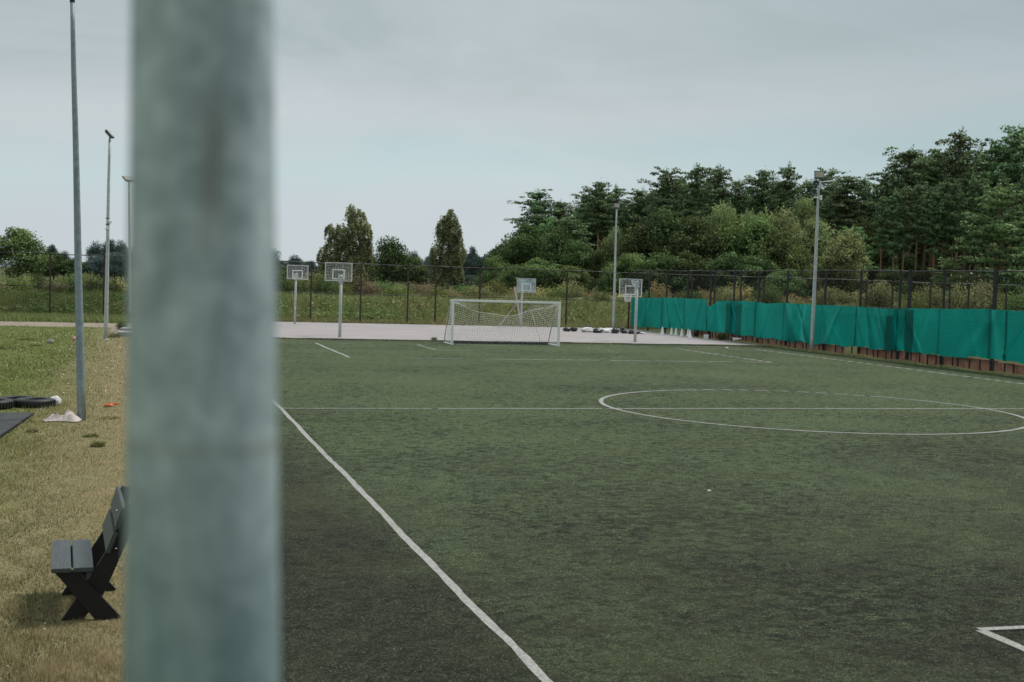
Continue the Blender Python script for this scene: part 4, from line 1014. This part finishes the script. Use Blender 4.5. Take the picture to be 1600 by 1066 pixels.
def shrub(seed, H=2.2, W=2.6, spiky=False):
    r = np.random.default_rng(seed); C, S, Nn, sh = [], [], [], []; mb = MB()
    ns = 26 if not spiky else 44
    for k in range(ns):
        a = r.uniform(0, 6.28); o = r.uniform(.1, 1)**.6*W/2; hh = H*(1-.45*(o/(W/2))**2)*r.uniform(.6, 1.05); b = np.array([math.cos(a)*o*.45, math.sin(a)*o*.45, 0]); e = np.array([math.cos(a)*o, math.sin(a)*o, hh])
        mb.tube([b, (b+e)/2, e*[.98, .98, .95]], [.03, .02, .008], 3, False)
        m = 110 if not spiky else 70; s = r.uniform(.15, 1, (m, 1))**.7
        P = b+(e-b)*s+r.normal(0, 1, (m, 3))*([.28, .28, .2] if not spiky else [.12, .12, .14])*(W/2.6)
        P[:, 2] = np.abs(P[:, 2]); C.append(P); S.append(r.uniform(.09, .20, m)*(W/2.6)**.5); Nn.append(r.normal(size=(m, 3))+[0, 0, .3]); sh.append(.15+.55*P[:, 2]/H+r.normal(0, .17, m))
    return build_tree_mesh('leaves', np.concatenate(C), np.concatenate(S), np.concatenate(Nn), np.concatenate(sh), .6, r), mesh_of(mb, 'stems')

def variants(fn, mat, bark, args): 
    out = []
    for a in args:
        c, t_ = fn(**a); c.materials.append(MAT[mat]); t_.materials.append(MAT[bark]); out.append((c, t_))
    return out
def with_mat(vs, mat):
    out = []
    for c, t_ in vs:
        c2 = c.copy(); c2.materials[0] = MAT[mat]; out.append((c2, t_))
    return out
PINE = variants(pine, 'pine_needles', 'pinebark', [dict(seed=1, base=.46), dict(seed=2, base=.52, R=3.0), dict(seed=3, base=.40, R=3.8, nl=64), dict(seed=4, base=.55, R=2.9), dict(seed=5, base=.42, R=3.3, top=1.1, nl=62)])
YP = variants(pine, 'light_pine_needles', 'pinebark', [dict(seed=11, H=14., base=.16, R=4.0, nl=60, top=.75), dict(seed=12, H=14., base=.22, R=3.6, nl=54, top=.6)])
BR = variants(broad, 'broad_leaves', 'bark', [dict(seed=21), dict(seed=22, W=9., nlobe=52), dict(seed=23, W=7., lump=.26), dict(seed=24, W=8.5, lump=.19, nlobe=60)])
DB = with_mat(BR, 'dark_broad_leaves'); WB = with_mat(BR, 'willow_leaves'); GB_ = with_mat(BR, 'bright_leaves')
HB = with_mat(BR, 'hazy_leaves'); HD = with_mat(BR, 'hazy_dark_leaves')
WP = variants(birch, 'willow_leaves', 'birchbark', [dict(seed=31, H=12., W=9., n=1300, lobes=[(-.14, 0, .66, .26, .22), (.14, .05, .64, .28, .24), (.30, .05, .48, .24, .26), (-.30, 0, .48, .24, .26), (0, 0, .3, .45, .25)])])
B1 = variants(birch, 'birch_leaves', 'birchbark', [dict(seed=33, H=12., W=8., n=1150, lobes=[(.04, 0, .86, .09, .11), (.18, .05, .78, .11, .14), (.10, -.05, .66, .14, .14), (.30, 0, .62, .10, .16), (.24, .04, .46, .15, .14), (-.12, 0, .64, .12, .12), (-.30, .0, .66, .10, .08), (-.26, 0, .50, .13, .12), (-.42, .0, .42, .10, .08), (-.34, 0, .30, .13, .12), (-.06, .05, .44, .17, .14), (.12, 0, .28, .24, .16), (.36, 0, .30, .11, .12)])])
B2 = variants(birch, 'birch_leaves', 'birchbark', [dict(seed=34, H=12., W=5., n=760, lobes=[(.04, 0, .90, .10, .09), (-.12, 0, .78, .15, .13), (.12, 0, .74, .16, .14), (.0, .03, .70, .16, .16), (-.06, .05, .62, .17, .14), (.24, 0, .52, .14, .15), (-.26, 0, .48, .14, .16), (.04, 0, .40, .20, .14), (.20, 0, .26, .18, .14), (-.22, 0, .22, .20, .14)])])
SH = variants(shrub, 'broad_leaves', 'bark', [dict(seed=41), dict(seed=42, W=3.2), dict(seed=43, H=2.6)])
SS = variants(shrub, 'straw_leaves', 'bark', [dict(seed=44, spiky=True), dict(seed=45, spiky=True, W=3.)])
SHM = {'green': SH, 'dark': with_mat(SH, 'dark_broad_leaves'), 'olive': with_mat(SH, 'olive_leaves'), 'bright': with_mat(SH, 'bright_leaves'), 'rusty': with_mat(SH, 'rusty_leaves'), 'straw': SS, 'hazy': with_mat(SH, 'willow_leaves')}
def plant(name, var, px, py, depth, wpx, Hn, Wn, label, cat, group, rz=None, parts=('crown', 'trunk'), k=[0]):
    """var mesh pair of nominal height Hn / width Wn; py = top in the photograph, wpx = width there"""
    x, y = at(px, depth); gz = ground_z(x, y); H = (top_z(px, py, depth)-gz)*rng.uniform(.99, 1.01); W = wpx/F_*depth
    t = empty(name, (x, y, gz-.05), rng.uniform(0, 6.28) if rz is None else rz, label, cat, group)
    c, tr = var; s = (W/Wn, W/Wn, H/Hn)
    t.scale = s
    add_mesh(parts[0], c, None, t); add_mesh(parts[1], tr, None, t); return t

def spots(name, VS, rows, Hn, Wn, cat, group, labels, depth, **kw):
    for i, (px, py, wp, *d) in enumerate(rows):
        plant(name, VS[i % len(VS)], px, py, (d[0] if d else depth), wp, Hn, Wn, labels[i] if i < len(labels) else labels[-1], cat, group, **kw)

# -- hazy far trees (250 m and more)
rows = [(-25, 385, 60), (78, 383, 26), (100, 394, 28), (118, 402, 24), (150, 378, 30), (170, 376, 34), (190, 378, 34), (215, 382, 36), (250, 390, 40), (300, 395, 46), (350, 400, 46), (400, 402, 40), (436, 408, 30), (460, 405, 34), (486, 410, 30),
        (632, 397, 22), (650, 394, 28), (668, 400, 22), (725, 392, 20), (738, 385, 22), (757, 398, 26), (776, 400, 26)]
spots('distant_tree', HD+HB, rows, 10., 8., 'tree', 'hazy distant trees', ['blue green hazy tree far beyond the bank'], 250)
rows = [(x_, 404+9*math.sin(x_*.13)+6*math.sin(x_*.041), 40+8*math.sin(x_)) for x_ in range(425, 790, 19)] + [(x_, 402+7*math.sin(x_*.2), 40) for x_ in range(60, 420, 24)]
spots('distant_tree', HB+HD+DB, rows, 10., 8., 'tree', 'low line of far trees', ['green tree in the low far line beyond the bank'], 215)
# -- individual trees at middle distance
plant('round_tree', BR[1], 30, 358, 150, 92, 10., 9., 'round dark bushy tree at the far left edge', 'tree', None)
plant('birch_tree', B1[0], 543, 314, 165, 96, 12., 8., 'wide birch with a lower left lobe behind the lattice hoop', 'tree', None, rz=.28*-1)
plant('leafy_tree', DB[2], 612, 374, 135, 62, 10., 7., 'dense dark green tree between the two birches', 'tree', None)
plant('leafy_tree', BR[3], 648, 402, 140, 40, 10., 8.5, 'smaller green tree just right of the dense one between the birches', 'tree', None)
plant('birch_tree', B2[0], 699, 323, 150, 70, 12., 5., 'narrow drooping birch standing alone left of the goal', 'tree', None, rz=-.28)
plant('leafy_tree', HB[0], 738, 430, 170, 44, 10., 8., 'low pale green tree just right of the narrow birch', 'tree', None)
# -- pines
pines = [(838, 302, 58, 165), (872, 318, 44, 170), (905, 305, 46, 165), (934, 289, 48, 160), (957, 294, 40, 165), (885, 345, 50, 150), (995, 297, 44, 160), (1032, 271, 52, 155), (1015, 300, 46, 165), (1082, 262, 54, 150), (1060, 285, 46, 160), (1114, 265, 48, 155),
         (1145, 285, 44, 160), (1188, 270, 50, 155), (1226, 261, 46, 150), (1206, 285, 46, 162), (1258, 288, 48, 155), (1286, 270, 42, 150), (1318, 281, 58, 140), (1345, 283, 50, 150),
         (1380, 272, 62, 140), (1411, 237, 66, 135), (1435, 246, 56, 142), (1458, 240, 58, 138), (1492, 212, 66, 135), (1522, 234, 54, 142), (1548, 230, 58, 138), (1583, 209, 62, 135), (1612, 214, 62, 138), (1645, 222, 64, 135), (1690, 215, 70, 138),
         (1398, 285, 56, 150), (1445, 280, 58, 150), (1505, 262, 60, 148), (1565, 258, 60, 150), (1475, 300, 50, 155), (1535, 290, 54, 155), (1600, 270, 60, 150), (1365, 315, 50, 155)]
PL = {0: 'spreading pine standing first on the left of the wood', 3: 'tall pine left of the slim mast with a split top', 7: 'pine with pointed top above the deciduous trees, right of the slim mast', 9: 'tall dark pine, higher of two neighbouring tops left of the pale willow', 11: 'dark pine just right of the tallest middle pine',
      14: 'slender pine poking out left of the speaker mast', 17: 'pine directly behind the lamp of the speaker mast', 18: 'thin crowned pine with bare forked trunk right of the speaker mast', 21: 'tall pine at the left of the bare trunk stand', 24: 'highest pine of the right hand stand', 27: 'very tall pine at the right edge of the photo'}
for i, (px, py, wp, dp) in enumerate(pines):
    lab = PL.get(i, 'dark pine crowded among the others in the left half of the wood' if px < 1350 else 'dark pine with reddish bare trunk in the right half of the wood')
    plant('pine_tree', PINE[i % 5], px, py, dp, wp*1.45, 20., 6.8, lab, 'pine', 'pines of the wood')
sky_x = [838, 872, 905, 934, 957, 995, 1032, 1082, 1114, 1145, 1188, 1226, 1258, 1286, 1318, 1350, 1380, 1411, 1458, 1492, 1522, 1548, 1583, 1645, 1700]
sky_y = [306, 322, 308, 292, 297, 300, 274, 265, 268, 288, 273, 264, 291, 273, 284, 312, 275, 240, 243, 215, 237, 233, 212, 220, 215]
for i, px in enumerate(range(850, 1720, 21)):
    py = np.interp(px, sky_x, sky_y)+rng.uniform(14, 44)
    plant('pine_tree', PINE[(i*3) % 5], px+rng.uniform(-5, 5), py, rng.uniform(158, 175), rng.uniform(58, 80), 20., 6.8, 'dark pine crowded among the others in the left half of the wood' if px < 1350 else 'dark pine with reddish bare trunk in the right half of the wood', 'pine', 'pines of the wood')
spots('young_pine', YP, [(1552, 292, 118, 118), (1480, 405, 60, 118), (1330, 355, 70, 125), (1625, 330, 90, 120), (860, 345, 60, 150)], 14., 8., 'pine', 'young bushy pines',
      ['bright bushy pine with broad tiers in front of the right hand stand', 'small bright pine below the bare trunks', 'bushy pine right of the speaker mast', 'bushy pine at the right edge', 'bushy young pine among leafy trees at the left of the wood'], 120)
# -- deciduous front layer
rows = [(790, 368, 66, 130), (828, 352, 74, 125), (868, 360, 68, 122), (905, 376, 66, 120), (775, 400, 50, 115), (845, 405, 70, 108), (800, 415, 50, 106), (895, 415, 60, 108), (945, 378, 56, 118),
        (1000, 347, 84, 112), (1042, 334, 94, 112), (1085, 338, 94, 110), (1130, 338, 96, 112), (1172, 344, 94, 110), (1208, 360, 80, 108), (985, 395, 70, 105), (1030, 395, 80, 104), (1080, 395, 80, 105), (1130, 398, 80, 104), (1180, 400, 80, 105),
        (1240, 385, 70, 110), (1275, 400, 60, 112), (955, 420, 50, 104), (1225, 420, 60, 102), (1395, 418, 50, 120), (1440, 425, 60, 122)]
spots('leafy_tree', DB+BR, rows, 10., 8., 'tree', 'leafy trees along the front of the wood',
      ['pale green leafy tree at the left tip of the wood', 'leafy tree with pointed top above the clear hoop', 'leafy tree right of the clear hoop', 'dark leafy tree left of the slim mast', 'low leafy tree at the left tip of the wood', 'low bushy tree just right of the clear hoop',
       'low dark tree behind the clear hoop'] + ['dense green leafy tree in the front row of the wood'], 110)
spots('leafy_tree', WB, [(1230, 330, 80, 128), (1275, 345, 70, 126), (955, 360, 44, 125), (1255, 310, 60, 140)], 10., 8., 'tree', 'olive leafy trees', ['olive green tree left of the speaker mast', 'olive green tree directly behind the speaker mast', 'pale olive tree behind the slim mast', 'higher olive tree left of the speaker mast'], 125)
spots('leafy_tree', with_mat(BR[2:], 'olive_leaves'), [(1318, 364, 76, 112)], 10., 8., 'tree', None, ['yellow green tree right of the speaker mast'], 112)
spots('willow_tree', WP, [(1128, 292, 96, 135), (1180, 304, 92, 133)], 12., 9., 'tree', 'pale drooping trees', ['pale olive drooping tree, left and higher of a pair above the leafy front row', 'pale olive drooping tree, right and lower of a pair above the leafy front row'], 135)
spots('leafy_tree', DB, [(1350, 345, 60, 130), (1290, 385, 56, 120), (1375, 385, 50, 128), (1240, 360, 60, 132), (1420, 400, 50, 130), (1500, 425, 60, 125), (1590, 425, 60, 125)], 10., 8., 'tree', 'dark undergrowth trees', ['dark leafy tree in the undergrowth between the pines'], 128)
# -- the dark depth of the wood
n = 60000; px = rng.uniform(765, 1760, n); dp = rng.uniform(165, 215, n)
topy = np.interp(px, [765, 800, 850, 900, 1000, 1080, 1200, 1350, 1420, 1500, 1760], [408, 385, 355, 332, 325, 312, 312, 330, 298, 282, 268])
pos = np.array([at(a, b) for a, b in zip(px, dp)]); yh = 422.9+.03*(px-229)
zt = CAMH+(yh-topy)/F_*dp; u = rng.uniform(0, 1, n)**.8
Z = 1+(zt-1)*u*(1+.08*vnoise(pos[:, 0], pos[:, 1], .3, 21))
C = np.stack([pos[:, 0], pos[:, 1], Z], -1)
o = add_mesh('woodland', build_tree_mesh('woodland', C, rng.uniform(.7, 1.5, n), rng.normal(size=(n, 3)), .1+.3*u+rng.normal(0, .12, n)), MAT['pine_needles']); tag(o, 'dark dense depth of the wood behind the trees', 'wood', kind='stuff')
# -- extra bare trunks inside the stand are pines of their own, farther back
for px, py in ((1375, 312), (1392, 300), (1407, 295), (1428, 290), (1470, 285), (1512, 275), (1526, 285), (1560, 280), (1455, 300), (1486, 290), (1588, 280)):
    plant('pine_tree', PINE[(px//3) % 5], px, py, 124, 40, 20., 7., 'dark pine with reddish bare trunk in the right half of the wood', 'pine', 'pines of the wood')

for i, (x, y, h, lab) in enumerate(CLUMPS):
    t = empty('weed_clump', (x, y, .02), i*1.3, lab, 'weed'); c, st = SHM['green'][i % 3]; t.scale = (h/2.2, h/2.2, h/2.3)
    add_mesh('leaves', c, None, t); add_mesh('stems', st, None, t)
# -- shrubs on the bank
sr = [(-10, 440, 60, 'olive'), (22, 430, 52, 'bright'), (60, 432, 50, 'dark'), (85, 436, 46, 'olive'), (110, 428, 50, 'green'), (135, 430, 44, 'olive'), (160, 425, 56, 'green'), (190, 432, 50, 'straw'), (215, 425, 50, 'dark'), (250, 425, 60, 'green'), (290, 428, 60, 'olive'), (330, 425, 60, 'green'), (370, 428, 60, 'olive'), (405, 420, 56, 'dark'),
      (436, 422, 56, 'green'), (460, 428, 54, 'green'), (485, 425, 50, 'olive'), (505, 430, 46, 'green'), (530, 440, 44, 'bright'), (556, 424, 56, 'olive'), (580, 445, 40, 'rusty'), (600, 432, 44, 'green'), (622, 446, 40, 'bright'), (642, 445, 46, 'olive'), (664, 438, 44, 'rusty'), (688, 448, 36, 'bright'), (708, 452, 36, 'straw'), (730, 440, 44, 'green'),
      (752, 446, 44, 'olive'), (776, 442, 50, 'bright'), (802, 448, 44, 'straw'), (826, 452, 40, 'olive'), (850, 448, 44, 'straw'), (872, 442, 44, 'bright'), (893, 438, 40, 'olive'), (915, 452, 40, 'straw'), (938, 450, 40, 'hazy'), (962, 456, 40, 'straw'), (985, 460, 36, 'olive'), (1006, 452, 40, 'green'), (1030, 438, 40, 'straw'), (1056, 452, 36, 'straw'),
      (1080, 448, 42, 'dark'), (1106, 450, 42, 'straw'), (1132, 452, 40, 'olive'), (1153, 440, 44, 'straw'), (1180, 452, 44, 'dark'), (1206, 448, 44, 'green'), (1236, 458, 40, 'straw'), (1262, 460, 44, 'straw'), (1292, 452, 44, 'olive'), (1318, 450, 44, 'olive'), (1345, 456, 40, 'straw'), (1372, 444, 60, 'olive'), (1402, 452, 44, 'green'), (1430, 454, 46, 'bright'), (1455, 450, 50, 'olive'), (1482, 448, 52, 'green'),
      (1512, 440, 60, 'olive'), (1540, 445, 50, 'olive'), (1566, 452, 50, 'bright'), (1592, 450, 50, 'green'), (1620, 450, 56, 'olive'), (1650, 448, 60, 'green')]
adj = {'green': 'green', 'dark': 'dark green', 'olive': 'olive green', 'bright': 'yellow green', 'rusty': 'reddish brown', 'straw': 'straw coloured', 'hazy': 'pale green'}
def zone(px):
    for lim, s in ((60, 'at the far left edge of the photo'), (205, 'behind the left lawn near the camera mast'), (430, 'hidden behind the near pole'), (505, 'left of the lattice hoop'), (600, 'just right of the lattice hoop'), (735, 'between the birches left of the goal'), (830, 'behind the goal'), (950, 'between the goal and the slim mast'),
                   (1010, 'beside the tarp end hoop'), (1140, 'above the far green tarps'), (1270, 'left of the speaker mast'), (1400, 'right of the speaker mast')):
        if px < lim: return s
    return 'at the right above the tarps'
for i, (px, py, wp, kd) in enumerate(sr):
    vs = SHM[kd]; dp = 93+(i*37 % 11)
    plant('bush', vs[i % len(vs)], px, py-3, dp, wp*1.12, 2.3, 2.9, '%s bush on the bank %s' % (adj[kd], zone(px)), 'bush', '%s bushes on the bank %s' % (adj[kd], zone(px)), parts=('leaves', 'stems'))

# ------------------------------------------------------------------ render settings
SC.render.engine = 'CYCLES'
SC.cycles.max_bounces = 6; SC.cycles.transparent_max_bounces = 12; SC.cycles.transmission_bounces = 3
SC.cycles.use_denoising = True
SC.view_settings.view_transform = 'Standard'; SC.view_settings.look = 'None'; SC.view_settings.exposure = 0; SC.view_settings.gamma = 1
